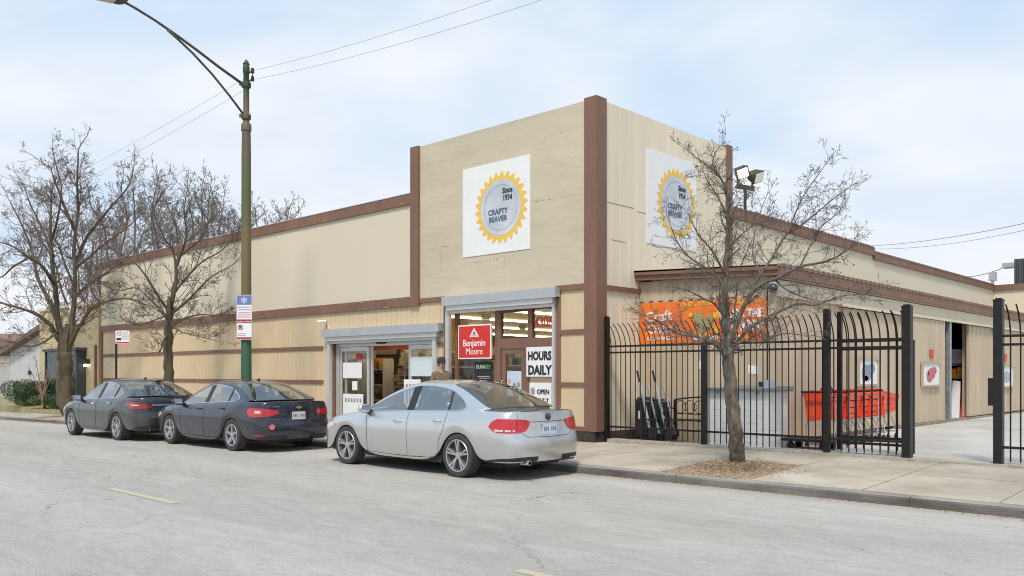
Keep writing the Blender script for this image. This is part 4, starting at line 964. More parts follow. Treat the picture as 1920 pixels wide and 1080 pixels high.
# lamp post
LXp, LYp = -19.3, 10.9; gzp = gz(LXp, LYp)
def post_mat():
    m, nt, b, out = new_mat('weathered_green_post'); l = nt.links.new
    tc = node(nt, 'ShaderNodeTexCoord'); sp = node(nt, 'ShaderNodeSeparateXYZ'); l(tc.outputs['Object'], sp.inputs[0])
    n = node(nt, 'ShaderNodeTexNoise'); n.inputs['Scale'].default_value = 2.2; n.inputs['Detail'].default_value = 8
    mp = node(nt, 'ShaderNodeMapping'); mp.inputs['Scale'].default_value = (4,4,.6); l(tc.outputs['Object'], mp.inputs[0]); l(mp.outputs[0], n.inputs['Vector'])
    a = node(nt, 'ShaderNodeMath', operation='MULTIPLY_ADD'); a.inputs[1].default_value = 1.6; l(n.outputs[0], a.inputs[0]); l(sp.outputs[2], a.inputs[2])
    mr = node(nt, 'ShaderNodeMapRange'); mr.inputs[1].default_value = 0; mr.inputs[2].default_value = 11; l(a.outputs[0], mr.inputs[0])
    r = node(nt, 'ShaderNodeValToRGB'); cr = r.color_ramp
    ks = [(0., (.03,.085,.05)), (.30, (.04,.11,.065)), (.335, (.13,.115,.045)), (.52, (.16,.125,.06)), (.56, (.10,.11,.045)), (.66, (.10,.11,.045)), (.70, (.125,.10,.06)), (.82, (.12,.09,.055)), (.85, (.035,.075,.04)), (1., (.04,.05,.035))]
    for p, c in ks[1:-1]: cr.elements.new(p)
    for e, (p, c) in zip(cr.elements, ks): e.position = p; e.color = c+(1,)
    l(mr.outputs[0], r.inputs[0]); l(r.outputs[0], b.inputs['Base Color']); b.inputs['Roughness'].default_value = .6
    return m
M['gpost'] = post_mat(); M['armc'] = mat('grey_brown_steel_arm', (.10,.085,.075), .55, .3, var=.2)
lp = empty('street_lamp', (LXp, LYp, gzp), 'tall green street lamp with a twin curved arm over the road', 'street lamp')
part('pole', M['gpost'], lambda b: b.lathe([(.19,-.1),(.19,.45),(.135,.5),(.125,2.0),(.115,6.9),(.105,7.48)], (LXp, LYp, gzp), n=20), lp, auto=40)
part('collar', M['gpost'], lambda b: (b.lathe([(.105,7.46),(.125,7.48),(.125,7.62),(.10,7.66),(.075,7.7),(.07,8.9),(.085,8.92),(.085,9.05),(.075,9.08),(.075,9.12),(.085,9.13),(.05,9.2),(.0,9.26)], (LXp, LYp, gzp), n=16)), lp, auto=40)
for z in (7.93, 8.72):
    part('clamp', M['gpost'], lambda b: (b.lathe([(.1,z-.07),(.115,z-.05),(.115,z+.05),(.1,z+.07)], (LXp, LYp, 0), n=14), b.box(LXp-.03, LXp+.18, LYp-.03, LYp+.03, z-.02, z+.02), b.box(LXp-.04, LXp+.04, LYp-.17, LYp+.05, z-.04, z+.04)), lp)
part('insulator', M['black'], lambda b: [(b.bar((LXp, LYp, z), (LXp+.34, LYp, z+.02), .025, .025), b.lathe([(.02,-.06),(.05,-.05),(.03,-.02),(.05,.0),(.03,.03),(.045,.05),(.02,.07)], (LXp+.3, LYp, z+.02), n=8)) for z in (8.78, 8.98)]+[b.bar((LXp+.3, LYp, 8.76), (LXp+.3, LYp, 9.04), .015, .015)], lp)
arm1 = [(LXp, y, z) for y, z in ((10.80, 8.72), (10.17, 8.98), (9.6, 9.24), (9.1, 9.45), (8.6, 9.64), (8.15, 9.78), (7.9, 9.84))]
arm2 = [(LXp, y, z) for y, z in ((10.83, 7.97), (10.45, 8.35), (10.0, 8.76), (9.5, 9.14), (9.15, 9.36), (8.9, 9.50))]
part('arm', M['armc'], lambda b: (b.tube(arm1, [.035,.034,.033,.032,.03,.03,.03], 8)), lp, smooth=True)
part('arm', M['armc'], lambda b: (b.tube(arm2, .028, 8)), lp, smooth=True)
hd = part('lamp_head', mat('dark_lamp_head', (.06,.05,.05), .5, .3, var=.2), lambda b: b.prism([(0,-.03),(.1,-.07),(.5,-.10),(.75,-.05),(.8,.02),(.6,.1),(.2,.09),(0,.05)], (LXp-.14, 7.95, 9.86), (0,-1,.03), EZ, (.28,0,0)), lp)
part('lens', mat('lamp_lens', (.55,.50,.40), .25, var=.1), lambda b: b.obox((LXp, 7.5, 9.755), (.11,0,0), (0,-.2,-.02), (0,0,.012)), hd)
# wires from the post
M['wire'] = mat('overhead_cable', (.28,.28,.30), .6, var=0)
def wire(label, a, c, sag, r=.008, n=24, group=None):
    a, c = Vector(a), Vector(c); b = MB()
    b.tube([a.lerp(c, k/n)-Vector((0,0,sag*4*(k/n)*(1-k/n))) for k in range(n+1)], r, 4)
    return tag(b.build('overhead_wire', M['wire']), label, 'wire', group)
wire('upper overhead wire from the lamp post rising over the street to the right', (LXp+.3, LYp, 9.0), (12, LYp, 9.2), 1.0, .004)
wire('lower overhead wire from the lamp post rising over the street to the right', (LXp+.3, LYp, 8.78), (12, LYp, 8.9), 1.07, .004)
wire('upper overhead wire from the lamp post sloping down to the far left trees', (LXp-.05, LYp, 8.9), (-55, LYp, 8.4), .5, .0045)
wire('lower overhead wire from the lamp post sloping down to the far left trees', (LXp-.05, LYp, 8.62), (-55, LYp, 8.1), .6, .0045)
a_, c_ = AY(1600, 462, 75), AY(1960, 410, 55)
wire('pair of thin wires above the ribbed parapet at the right edge, upper one', a_, c_, .35, .02)
wire('pair of thin wires above the ribbed parapet at the right edge, lower one', a_-Vector((0,0,.15)), c_-Vector((0,0,.38)), .5, .014)
wire('dark cable running down to the rooftop unit at the right edge', AY(1780, 516, 60), (-10.6, 46.1, 6.78), .3, .022)

def plate_sign(name, label, x0, x1, y, z0, z1, parts_):
    r = empty(name, ((x0+x1)/2, y, z0), label, 'sign')
    part('plate', M['white'], lambda b: b.box(x0, x1, y, y+.006, z0, z1), r)
    for nm, col, boxes in parts_:
        mm = bpy.data.materials.get(nm+'_ink') or mat(nm+'_ink', col, .5, var=0)
        part(nm, mm, lambda b: [b.box(x0+(x1-x0)*a, x0+(x1-x0)*c, y-.004, y, z0+(z1-z0)*d, z0+(z1-z0)*e) for a, c, d, e in boxes], r)
    return r
random.seed(8)
def lines(a, c, z0, z1, n):
    out = []
    for k in range(n):
        z = z0+(z1-z0)*(k+.2)/n; x = a
        while x < c-.03:
            w = random.uniform(.04, .12); out.append((x, min(c, x+w), z, z+(z1-z0)/n*.45)); x += w+.025
    return out
border = [(.0,.03,0,1), (.97,1,0,1), (.03,.97,0,.02), (.03,.97,.98,1)]
px0, px1, py_ = LXp-.19, LXp+.20, LYp-.17
s = plate_sign('street_sign', 'blue and white snowflake parking sign, upper plate on the lamp post', px0, px1, py_, 2.83, 3.50,
   [('blue_field', (.13,.19,.42), [(.04,.96,.64,.97)]), ('red_field', (.50,.03,.07), [(.04,.96,.03,.10)]), ('grey_text', (.35,.33,.38), lines(.08,.92,.42,.6,2)), ('red_text', (.6,.25,.3), lines(.08,.9,.16,.4,3)), ('edge_line', (.62,.4,.45), border)])
def flake(b):
    c = Vector(((px0+px1)/2, py_-.006, 3.365))
    for k in range(3):
        a = R(30+60*k); d = Vector((math.cos(a), 0, math.sin(a))); b.bar(c-d*.085, c+d*.085, .004, .016)
        for s_ in (-1, 1):
            for t in (-50, 50):
                e = Vector((math.cos(a+R(t)), 0, math.sin(a+R(t)))); b.bar(c+d*s_*.05, c+d*s_*.05+e*s_*.03, .004, .010)
part('snowflake', M['white'], flake, s)
part('arrow', M['black'], lambda b: [b.prism([(-.02,0),(.012,.018),(.012,-.018)] if k != 1 else [(-.015,-.015),(.015,-.015),(.015,.015),(-.015,.015)], (x, py_-.008, 2.875), EX, EZ, (0,.003,0)) for k, x in enumerate((px0+.035, (px0+px1)/2, px1-.035))], s)
s = plate_sign('street_sign', 'white and red tow zone sign, lower plate on the lamp post', px0, px1, py_, 2.40, 2.815,
   [('red_field', (.50,.03,.07), [(.04,.96,.04,.14)]), ('grey_text', (.35,.33,.38), lines(.08,.62,.2,.42,2)), ('edge_line', (.62,.4,.45), border)])
def noparking(b, c, r_):
    n = 18
    for k in range(n):
        a0, a1 = 2*math.pi*k/n, 2*math.pi*(k+1)/n
        b.prism([(r_*math.cos(a0), r_*math.sin(a0)), (r_*math.cos(a1), r_*math.sin(a1)), (r_*.8*math.cos(a1), r_*.8*math.sin(a1)), (r_*.8*math.cos(a0), r_*.8*math.sin(a0))], c, EX, EZ, (0,.002,0))
    b.bar(Vector(c)+Vector((-r_*.6,0,r_*.6)), Vector(c)+Vector((r_*.6,0,-r_*.6)), .003, .012)
part('no_parking_ring', mat('dark_red_ink', (.35,.02,.04), .5, var=0), lambda b: noparking(b, (px0+.1, py_-.006, 2.70), .065), s)
text('lettering', 'P', M['black'], (px0+.1, py_-.005, 2.67), EX, EZ, .10, s, .004)
part('arrow', M['black'], lambda b: [b.prism([(-.02,0),(.012,.018),(.012,-.018)], (x, py_-.006, 2.438), EX, EZ, (0,.003,0)) for k, x in enumerate((px0+.035, (px0+px1)/2, px1-.035))], s)
for sgn_ in [o for o in COL.objects if o.name.startswith('street_sign') and o.parent is None]:
    sgn_.rotation_euler = (0, 0, R(40)); sgn_.location = (LXp+.02+.165*math.sin(R(40)), LYp-.165*math.cos(R(40)), sgn_.location.z)
# separate post with a small sign
X2, Y2 = -29.9, 12.0
r = empty('sign_post', (X2, Y2, gz(X2, Y2)), 'thin dark sign post on the pavement between the two left trees', 'post')
part('shaft', mat('dark_square_post', (.035,.03,.03), .6, .3, var=.2), lambda b: b.box(X2-.03, X2+.03, Y2-.03, Y2+.03, -.5, 3.08), r)
s = plate_sign('street_sign', 'small white and pink parking sign on the thin dark post', X2+.05, X2+.57, Y2-.04, 2.58, 3.04,
   [('red_field', (.50,.03,.07), [(.04,.96,.04,.14)]), ('grey_text', (.35,.33,.38), lines(.45,.92,.3,.9,4)), ('edge_line', (.62,.4,.45), border)])
part('no_parking_ring', bpy.data.materials['dark_red_ink'], lambda b: noparking(b, (X2+.19, Y2-.045, 2.92), .08), s)
part('bus_mark', M['black'], lambda b: b.box(X2+.1, X2+.26, Y2-.046, Y2-.042, 2.70, 2.78), s)

s.rotation_euler = (0, 0, R(38)); s.location = (X2+.25*math.cos(R(38))+.04*math.sin(R(38)), Y2+.25*math.sin(R(38))-.04*math.cos(R(38)), s.location.z)
# ================================================================ neighbouring buildings at the left
def brick_mat(name, c1, c2, mortar, sc=1.):
    m, nt, b, out = new_mat(name); l = nt.links.new
    tc = node(nt, 'ShaderNodeTexCoord'); mp = node(nt, 'ShaderNodeMapping'); mp.inputs['Rotation'].default_value = (R(90), 0, 0)
    l(tc.outputs['Object'], mp.inputs[0]); br = node(nt, 'ShaderNodeTexBrick'); br.inputs['Scale'].default_value = 1
    br.inputs['Color1'].default_value = c1+(1,); br.inputs['Color2'].default_value = c2+(1,); br.inputs['Mortar'].default_value = mortar+(1,)
    br.inputs['Brick Width'].default_value = .22*sc; br.inputs['Row Height'].default_value = .08*sc; br.inputs['Mortar Size'].default_value = .008
    l(mp.outputs[0], br.inputs['Vector']); l(br.outputs[0], b.inputs['Base Color']); b.inputs['Roughness'].default_value = .9
    return m
M['brick'] = brick_mat('pale_yellow_brick', (.60,.48,.27), (.50,.39,.22), (.42,.36,.26))
nb = empty('brick_building', (-38.5, 13.55, -.3), 'pale yellow brick building with a dark bay window beside the store', 'building')
part('wall', M['brick'], lambda b: (b.box(-42.1, -35.36, 13.5, 26, -.9, 4.35)), nb)
part('cornice', M['cream_low'], lambda b: b.box(-42.15, -35.36, 13.44, 26.05, 4.352, 4.48), nb)
part('downpipe', M['brown'], lambda b: b.box(-35.62, -35.5, 13.42, 13.498, -.2, 2.7), nb)
bw = part('bay_window', mat('dark_bay_frame', (.05,.06,.07), .5, var=.2), lambda b: (b.box(-40.3, -36.6, 13.1, 13.49, .5, .68), b.box(-40.35, -36.5, 13.05, 13.49, 2.5, 2.62), [b.box(x, x+.09, 13.12, 13.22, .681, 2.499) for x in (-40.28, -38.6, -36.72)], b.box(-40.28, -40.2, 13.22, 13.49, .681, 2.499), b.box(-36.7, -36.62, 13.22, 13.49, .681, 2.499)), nb)
part('sill', M['white'], lambda b: b.box(-40.32, -36.58, 13.07, 13.2, .47, .499), bw)
part('pane', glass('bay_glass', (.45,.5,.48), .0), lambda b: (b.box(-40.2, -36.7, 13.16, 13.17, .69, 2.49), b.box(-36.66, -36.65, 13.22, 13.45, .69, 2.49)), bw)
part('blind', mat('pale_green_blind', (.42,.46,.38), .8, var=.2, scale=2), lambda b: b.box(-40.15, -38.7, 13.3, 13.32, .69, 2.49), bw)
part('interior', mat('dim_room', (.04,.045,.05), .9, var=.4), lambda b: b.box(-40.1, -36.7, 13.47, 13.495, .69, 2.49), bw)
r = empty('wall_lamp', (-36.3, 13.4, 1.8), 'small lit wall lamp on the yellow brick next to the store', 'lamp')
part('housing', M['bronze'], lambda b: b.box(-36.42, -36.22, 13.3, 13.498, 1.95, 2.15), r)
part('bulb', emit('porch_bulb', (1,.86,.62), 3.), lambda b: b.box(-36.4, -36.24, 13.32, 13.48, 1.84, 1.948), r)
r = empty('house_banner', (-37.2, 13.3, 2.9), 'white and red flag hanging on the yellow brick wall behind the tree', 'flag')
part('cloth', M['white'], lambda b: b.prism([(0,0),(.3,-.05),(.34,.95),(0,1.0)], (-38.2, 13.35, 2.72), EX, EZ, (0,.02,0)), r)
part('stripe', M['red'], lambda b: b.prism([(0,0),(.1,-.02),(.12,.9),(.02,.9)], (-38.05, 13.345, 2.76), EX, EZ, (0,-.01,0)), r)
r = empty('window_awning', (-36.8, 13.2, 3.6), 'white plastic awning panel high on the yellow brick wall', 'awning')
part('panel', M['white'], lambda b: b.prism([(0,0),(1.3,0),(1.3,.5),(0,.75)], (-38.0, 13.3, 3.62), EX, EZ, (0,.15,0)), r)
hw = empty('grey_house', (-44.5, 14.8, -.3), 'small pale grey gabled house with brown roof left of the brick building', 'house')
part('wall', mat('pale_grey_render', (.50,.50,.50), .85, scale=1.5, var=.08, bump=.2), lambda b: (b.box(-50.0, -42.12, 14.6, 24, -.9, 2.65), b.prism([(-50,2.65),(-42.12,2.65),(-42.12,4.1)], (0,14.6,0), EX, EZ, (0,.2,0))), hw)
part('roof', mat('brown_shingles', (.17,.12,.10), .9, scale=5, var=.3, bump=.5), lambda b: b.prism([(-50.6,2.5),(-50.6,2.7),(-42.12,4.35),(-42.12,4.13)], (0,14.2,0), EX, EZ, (0,10,0)), hw)
part('door', mat('brown_wood_door', (.13,.075,.045), .7, var=.2), lambda b: b.box(-43.6, -42.6, 14.52, 14.6, -.2, 2.1), hw)
part('lamp', M['black'], lambda b: b.box(-46.9, -46.7, 14.5, 14.6, 1.5, 1.7), hw)
gw = empty('garage', (-54, 15.5, -.4), 'weathered brown boarded garage at the left edge of the picture', 'garage')
def gar(b):
    for k in range(9): b.box(-62, -50.6, 15.5+(.01 if k % 2 else 0), 22, -1+k*.45, -1+k*.45+.43)
part('wall', mat('weathered_boards', (.30,.25,.19), .9, scale=2, col2=(.48,.43,.37), streak=(.4,1,2)), gar, gw)
part('roof', M['brown'], lambda b: b.prism([(-62.3,3.05),(-50.3,3.05),(-50.3,3.2),(-56,3.9),(-62.3,3.2)], (0,15.1,0), EX, EZ, (0,7,0)), gw)
part('door', mat('pale_garage_door', (.42,.41,.40), .7, var=.1), lambda b: b.box(-57, -52.6, 15.44, 15.5, -1, 1.9), gw)
tag(stk('driveway', None, None, M['pave'], lambda b: b.box(-56, -48.5, 12.3, 15.4, -.4, .16)), kind='structure')
# hazy house roofs far behind
for k, (x, y, w, h, lab, col) in enumerate(((-62, 30, 9, 4.2, 'grey green house gable far behind the garage at the left', (.34,.38,.37)), (-74, 24, 9, 4.0, 'pale far house low behind the left trees', (.5,.5,.48)))):
    r = empty('far_house', (x, y, -.5), lab, 'house')
    part('wall', mat('far_wall_%s' % 'ab'[k], col, .9, var=.1), lambda b: b.box(x-w/2, x+w/2, y, y+8, -1, h-1.2), r)
    part('roof', mat('far_roof_%s' % 'ab'[k], tuple(c*.55 for c in col), .9, var=.2), lambda b: b.prism([(x-w/2-.4, h-1.2), (x+w/2+.4, h-1.2), (x, h+1.2)], (0, y-.3, 0), EX, EZ, (0, 8.6, 0)), r)
    part('window', M['black'], lambda b: [b.box(x+dx, x+dx+1, y-.03, y+.01, .6, 2.0) for dx in (-2.5, 1.2)], r)
# ================================================================ trees
def bark_mat(name, c, c2, sc=8):
    return mat(name, c, .95, scale=sc, col2=c2, streak=(1,1,.3), bump=1, bscale=30, detail=8)
M['bark'] = bark_mat('grey_brown_bark', (.055,.042,.032), (.22,.185,.15), 14); M['bark2'] = bark_mat('dark_mossy_bark', (.07,.055,.035), (.16,.13,.085), 5)
M['twig'] = mat('grey_twig', (.125,.105,.092), .9, var=.25, scale=4); M['twig2'] = mat('brown_twig', (.15,.115,.09), .9, var=.3, scale=3)
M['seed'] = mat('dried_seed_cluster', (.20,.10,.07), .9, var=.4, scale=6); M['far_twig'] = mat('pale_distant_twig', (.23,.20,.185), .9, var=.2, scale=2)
def rnd_perp(t):
    v = Vector((random.gauss(0,1), random.gauss(0,1), random.gauss(0,1))); v -= t*v.dot(t)
    return v.normalized() if v.length > 1e-4 else t.orthogonal()
def grow(b, p, d, L_, r, lvl, cfg, tips):
    """one wandering shoot with side shoots"""
    n = max(3, int(L_/cfg['seg'])) if lvl < cfg['max'] else 3
    pts = [p]; q = p.copy(); d = d.normalized()
    for i in range(n):
        d = (d+Vector((random.gauss(0,1), random.gauss(0,1), random.gauss(0,1)))*cfg['wob']+Vector((0,0,cfg['up']*(1 if lvl else .5)))).normalized()
        q = q+d*(L_/n); pts.append(q.copy())
    r1 = r*.45 if lvl < cfg['max'] else r*.5
    b.tube(pts, [max(cfg['rmin'], r+(r1-r)*i/n) for i in range(n+1)], 4 if r > .012 else 3, cap=False, m=0 if r > cfg['rbark'] else 1)
    if lvl < cfg['max']:
        k = cfg['kids'][lvl]; k = max(1, int(k*random.uniform(.7, 1.3)*min(1.4, max(.5, L_/cfg['ref'][lvl]))))
        for j in range(k):
            t = random.uniform(.18, 1.); i = min(n-1, int(t*n)); f = t*n-i
            c = pts[i].lerp(pts[i+1], f); tt = (pts[i+1]-pts[i]).normalized()
            a = R(random.uniform(*cfg['ang'])); dd = tt*math.cos(a)+rnd_perp(tt)*math.sin(a)
            grow(b, c, dd, L_*random.uniform(*cfg['lr'])*(1.15-.5*t), max(cfg['rmin'], r*(1-.5*t)*.55), lvl+1, cfg, tips)
    else: tips.append(pts[-1])
def limb(b, pts, r0, r1, n=8, m=0):
    # smooth through given points
    P = [Vector(p) for p in pts]; out = []
    for i in range(len(P)-1):
        a, c = P[i], P[i+1]; pa = P[i-1] if i else a*2-c; pc = P[i+2] if i+2 < len(P) else c*2-a
        for k in range(4):
            t = k/4; t2, t3 = t*t, t*t*t
            out.append(.5*((2*a)+(c-pa)*t+(2*pa-5*a+4*c-pc)*t2+(3*a-pa-3*c+pc)*t3))
    out.append(P[-1]); k = len(out)-1
    rs = [r0+(r1-r0)*(i/k)**.8 for i in range(k+1)]
    out = [p+Vector((random.gauss(0,1), random.gauss(0,1), 0))*rs[i]*.12 if 0 < i < k else p for i, p in enumerate(out)]
    b.tube(out, rs, n, m=m); return out, rs
def side_shoots(b, out, rs, cfg, tips, dens, L0, start=.15, lvl=0):
    tot = sum((out[i+1]-out[i]).length for i in range(len(out)-1)); n = max(1, int(dens*tot))
    for j in range(n):
        t = start+(1-start)*random.random(); i = min(len(out)-2, int(t*(len(out)-1))); f = random.random()
        c = out[i].lerp(out[i+1], f); tt = (out[i+1]-out[i]).normalized(); a = R(random.uniform(*cfg['ang']))
        d = tt*math.cos(a)+rnd_perp(tt)*math.sin(a)
        if d.z < -.3: d.z *= -.3
        grow(b, c, d, L0*random.uniform(.5, 1.15)*(1.1-.45*t), max(cfg['rmin']*1.3, rs[i]*.35 if rs[i] < .05 else .016), lvl, cfg, tips)
    grow(b, out[-1], out[-1]-out[-2], L0*.8, rs[-1], lvl, cfg, tips)
def seeds(b, tips, n, s, m=0):
    for _ in range(n):
        c = random.choice(tips)+Vector((random.gauss(0,.05), random.gauss(0,.05), random.gauss(0,.04))); r = s*random.uniform(.6, 1.4)
        u = rnd_perp(Vector((0,0,1)))*r; v = Vector((random.gauss(0,.4), random.gauss(0,.4), 1)).normalized()*r*1.3; w = u.cross(v).normalized()*r*.6
        b.add([c-u, c+v, c+u, c-v, c+w], [(0,1,4), (1,2,4), (2,3,4), (3,0,4), (0,3,2,1)], m)
def tree(name, label, base, trunk, limbs, cfg, dens, L0, mats, seed, seedn=0, seeds_s=.02, group='bare street trees'):
    """trunk=(points, r0, r1); limbs=[(points, r0, r1)]"""
    random.seed(seed); r = empty(name, base, label, 'tree', group)
    b = MB(); out, rs = limb(b, trunk[0], trunk[1], trunk[2], 14)
    # root flare
    p = Vector(base); b.lathe([(trunk[1]*1.25, -.15), (trunk[1]*1.12, .02), (trunk[1]*1.0, .14), (trunk[1]*.95, .3)], p, n=14, cap=False)
    tips = []; LW = .82; cb = MB(); side_shoots(cb, out, rs, cfg, tips, dens*.35, L0, .5)
    for pts, r0, r1 in limbs:
        o2, r2 = limb(cb, pts, r0*LW, r1*LW, 7); side_shoots(cb, o2, r2, cfg, tips, dens, L0, .12)
    b.build('trunk', mats[0], r, smooth=True)
    cb.build('crown', [mats[0], mats[1]], r)
    if seedn:
        sb = MB(); cl_ = random.sample(tips, min(len(tips), max(10, len(tips)//6))); seeds(sb, cl_, seedn, seeds_s); tag(sb.build('seed_clusters', M['seed'], r), kind='stuff')
    return r
def Q(Y0, *pp):
    """limb points: (px, py, offset in depth)"""
    return [AD(x, y, Y0+o) for x, y, o in pp]
# street tree at the right, in front of the fence
bz = gz(-6.56, 12.1); D0 = 13.05
cfgA = dict(seg=.10, wob=.22, up=.07, rmin=.0024, rbark=.012, kids=[8, 6, 4], ref=[.9, .45, .22], ang=(28, 65), lr=(.36, .62), max=3)
tr = ([Vector((-6.56, 12.1, bz-.05)), *Q(D0, (1378,800,0), (1371,740,0), (1366,690,0), (1363,655,0), (1362,630,0))], .115, .082)
LA = [
 (Q(D0, (1362,640,0), (1358,590,.02), (1359,540,.05), (1361,490,.05), (1365,440,0), (1366,395,-.05), (1362,355,-.1)), .075, .028),
 (Q(D0, (1362,360,-.08), (1352,335,-.1), (1336,318,-.2), (1312,300,-.3), (1298,290,-.3)), .024, .009),
 (Q(D0, (1362,400,-.05), (1348,372,0), (1330,345,.1), (1322,330,.1)), .022, .008),
 (Q(D0, (1364,420,0), (1368,380,.1), (1362,350,.2), (1338,315,.25), (1340,290,.3), (1352,272,.3)), .022, .007),
 (Q(D0, (1371,640,0), (1384,600,-.1), (1402,560,-.2), (1425,535,-.3), (1460,520,-.45), (1500,500,-.5), (1540,492,-.5), (1575,478,-.6), (1600,455,-.6)), .055, .011),
 (Q(D0, (1400,562,-.2), (1422,520,-.1), (1440,495,0), (1455,470,.1), (1475,440,.15), (1500,425,.2), (1530,400,.25), (1560,375,.3), (1590,352,.3)), .034, .007),
 (Q(D0, (1470,448,.15), (1485,415,.3), (1500,380,.35), (1518,350,.4), (1540,320,.4), (1552,300,.4)), .018, .005),
 (Q(D0, (1375,655,0), (1400,620,.2), (1430,600,.35), (1460,585,.5), (1495,570,.6), (1530,572,.7), (1580,555,.8), (1640,550,.9)), .042, .008),
 (Q(D0, (1366,560,0), (1345,520,.2), (1320,500,.3), (1290,480,.5), (1268,450,.6), (1255,415,.7)), .034, .008),
 (Q(D0, (1363,600,0), (1340,570,-.2), (1320,560,-.3), (1290,545,-.5), (1270,540,-.6)), .028, .008),
 (Q(D0, (1365,680,0), (1345,650,-.25), (1310,632,-.5), (1270,625,-.7), (1240,605,-.8), (1205,590,-.9)), .036, .007),
 (Q(D0, (1363,650,0), (1335,640,.3), (1300,628,.5), (1260,618,.8), (1225,620,.9)), .028, .006),
 (Q(D0, (1362,475,.03), (1385,445,.2), (1410,425,.3), (1440,412,.4)), .022, .007),
 (Q(D0, (1363,520,.04), (1335,470,-.3), (1310,440,-.5), (1290,400,-.6)), .024, .007),
 (Q(D0, (1372,650,0), (1395,640,-.4), (1430,640,-.7), (1470,625,-.9), (1510,630,-1.)), .026, .006),
 (Q(D0, (1455,525,-.4), (1470,540,-.5), (1500,555,-.6), (1540,565,-.6), (1575,560,-.6)), .018, .006),
 (Q(D0, (1500,500,-.5), (1520,460,-.5), (1535,430,-.5), (1570,400,-.5), (1592,370,-.5)), .018, .006),
 (Q(D0, (1425,512,-.05), (1412,480,.1), (1415,440,.2), (1425,400,.3), (1440,360,.3)), .018, .005),
 (Q(D0, (1400,430,.25), (1400,400,.3), (1395,370,.3)), .012, .005),
 (Q(D0, (1375,630,0), (1380,560,.5), (1390,500,.8), (1410,450,.9)), .026, .006),
]
tree('street_tree', 'bare grey barked street tree in a mulch pit before the iron fence', (-6.56, 12.1, bz), tr, LA, cfgA, 14, .50, (M['bark'], M['twig']), 21)
# tree at the far left
bx_, by_ = -33.4, 11.9; bz = gz(bx_, by_); D1 = -sn*bx_+cs*by_
cfgB = dict(seg=.28, wob=.23, up=.08, rmin=.0048, rbark=.022, kids=[8, 6, 5], ref=[2.2, 1.1, .5], ang=(25, 60), lr=(.36, .6), max=3)
trB = ([Vector((bx_, by_, bz-.05)), *Q(D1, (121,740,0), (121,700,0), (120,660,0))], .30, .25)
LB = [
 (Q(D1, (119,665,0), (114,630,0), (108,590,0), (104,540,0), (98,490,0), (95,430,0), (96,370,.3)), .19, .04),
 (Q(D1, (124,672,0), (132,630,0), (138,580,0), (141,520,0), (139,460,0), (146,400,0), (145,340,0), (147,280,0)), .16, .03),
 (Q(D1, (141,500,0), (160,450,.5), (190,410,.8), (215,380,1), (240,350,1.2), (250,320,1.4)), .09, .02),
 (Q(D1, (139,430,0), (120,385,-.4), (105,345,-.6), (95,315,-.8)), .08, .02),
 (Q(D1, (113,640,0), (95,610,-.4), (70,590,-.8), (45,580,-1), (10,570,-1.2), (-20,560,-1.4)), .12, .03),
 (Q(D1, (110,605,0), (90,560,.4), (70,520,.8), (60,470,1), (40,420,1.2), (20,380,1.4)), .12, .025),
 (Q(D1, (128,650,0), (148,615,-.5), (170,580,-.8), (200,565,-1), (240,560,-1.2), (275,572,-1.2)), .11, .025),
 (Q(D1, (138,560,0), (165,535,.5), (195,515,.8), (230,490,1), (270,470,1.2), (300,440,1.4)), .09, .02),
 (Q(D1, (104,540,0), (80,500,-.8), (50,480,-1.2), (20,460,-1.4), (-15,450,-1.6)), .09, .02),
 (Q(D1, (100,480,0), (80,430,.8), (60,390,1), (45,350,1)), .08, .018),
 (Q(D1, (110,620,0), (85,640,-1), (55,650,-1.5), (20,640,-2)), .06, .018),
 (Q(D1, (143,500,0), (170,480,-1), (205,450,-1.5), (235,430,-1.8), (262,405,-2)), .07, .018),
 (Q(D1, (97,450,0), (110,400,-1), (115,350,-1.2), (105,310,-1.3)), .06, .018),
 (Q(D1, (140,540,0), (120,490,1), (105,450,1.5), (75,420,1.8)), .06, .018),
 (Q(D1, (60,480,1), (25,500,1.4), (0,520,1.6), (-30,500,1.8)), .06, .018),
]
tree('street_tree', 'large forked bare tree with rusty twigs at the far left kerb', (bx_, by_, bz), trB, LB, cfgB, 6.5, 1.3, (M['bark2'], M['twig2']), 5, 2200, .022)
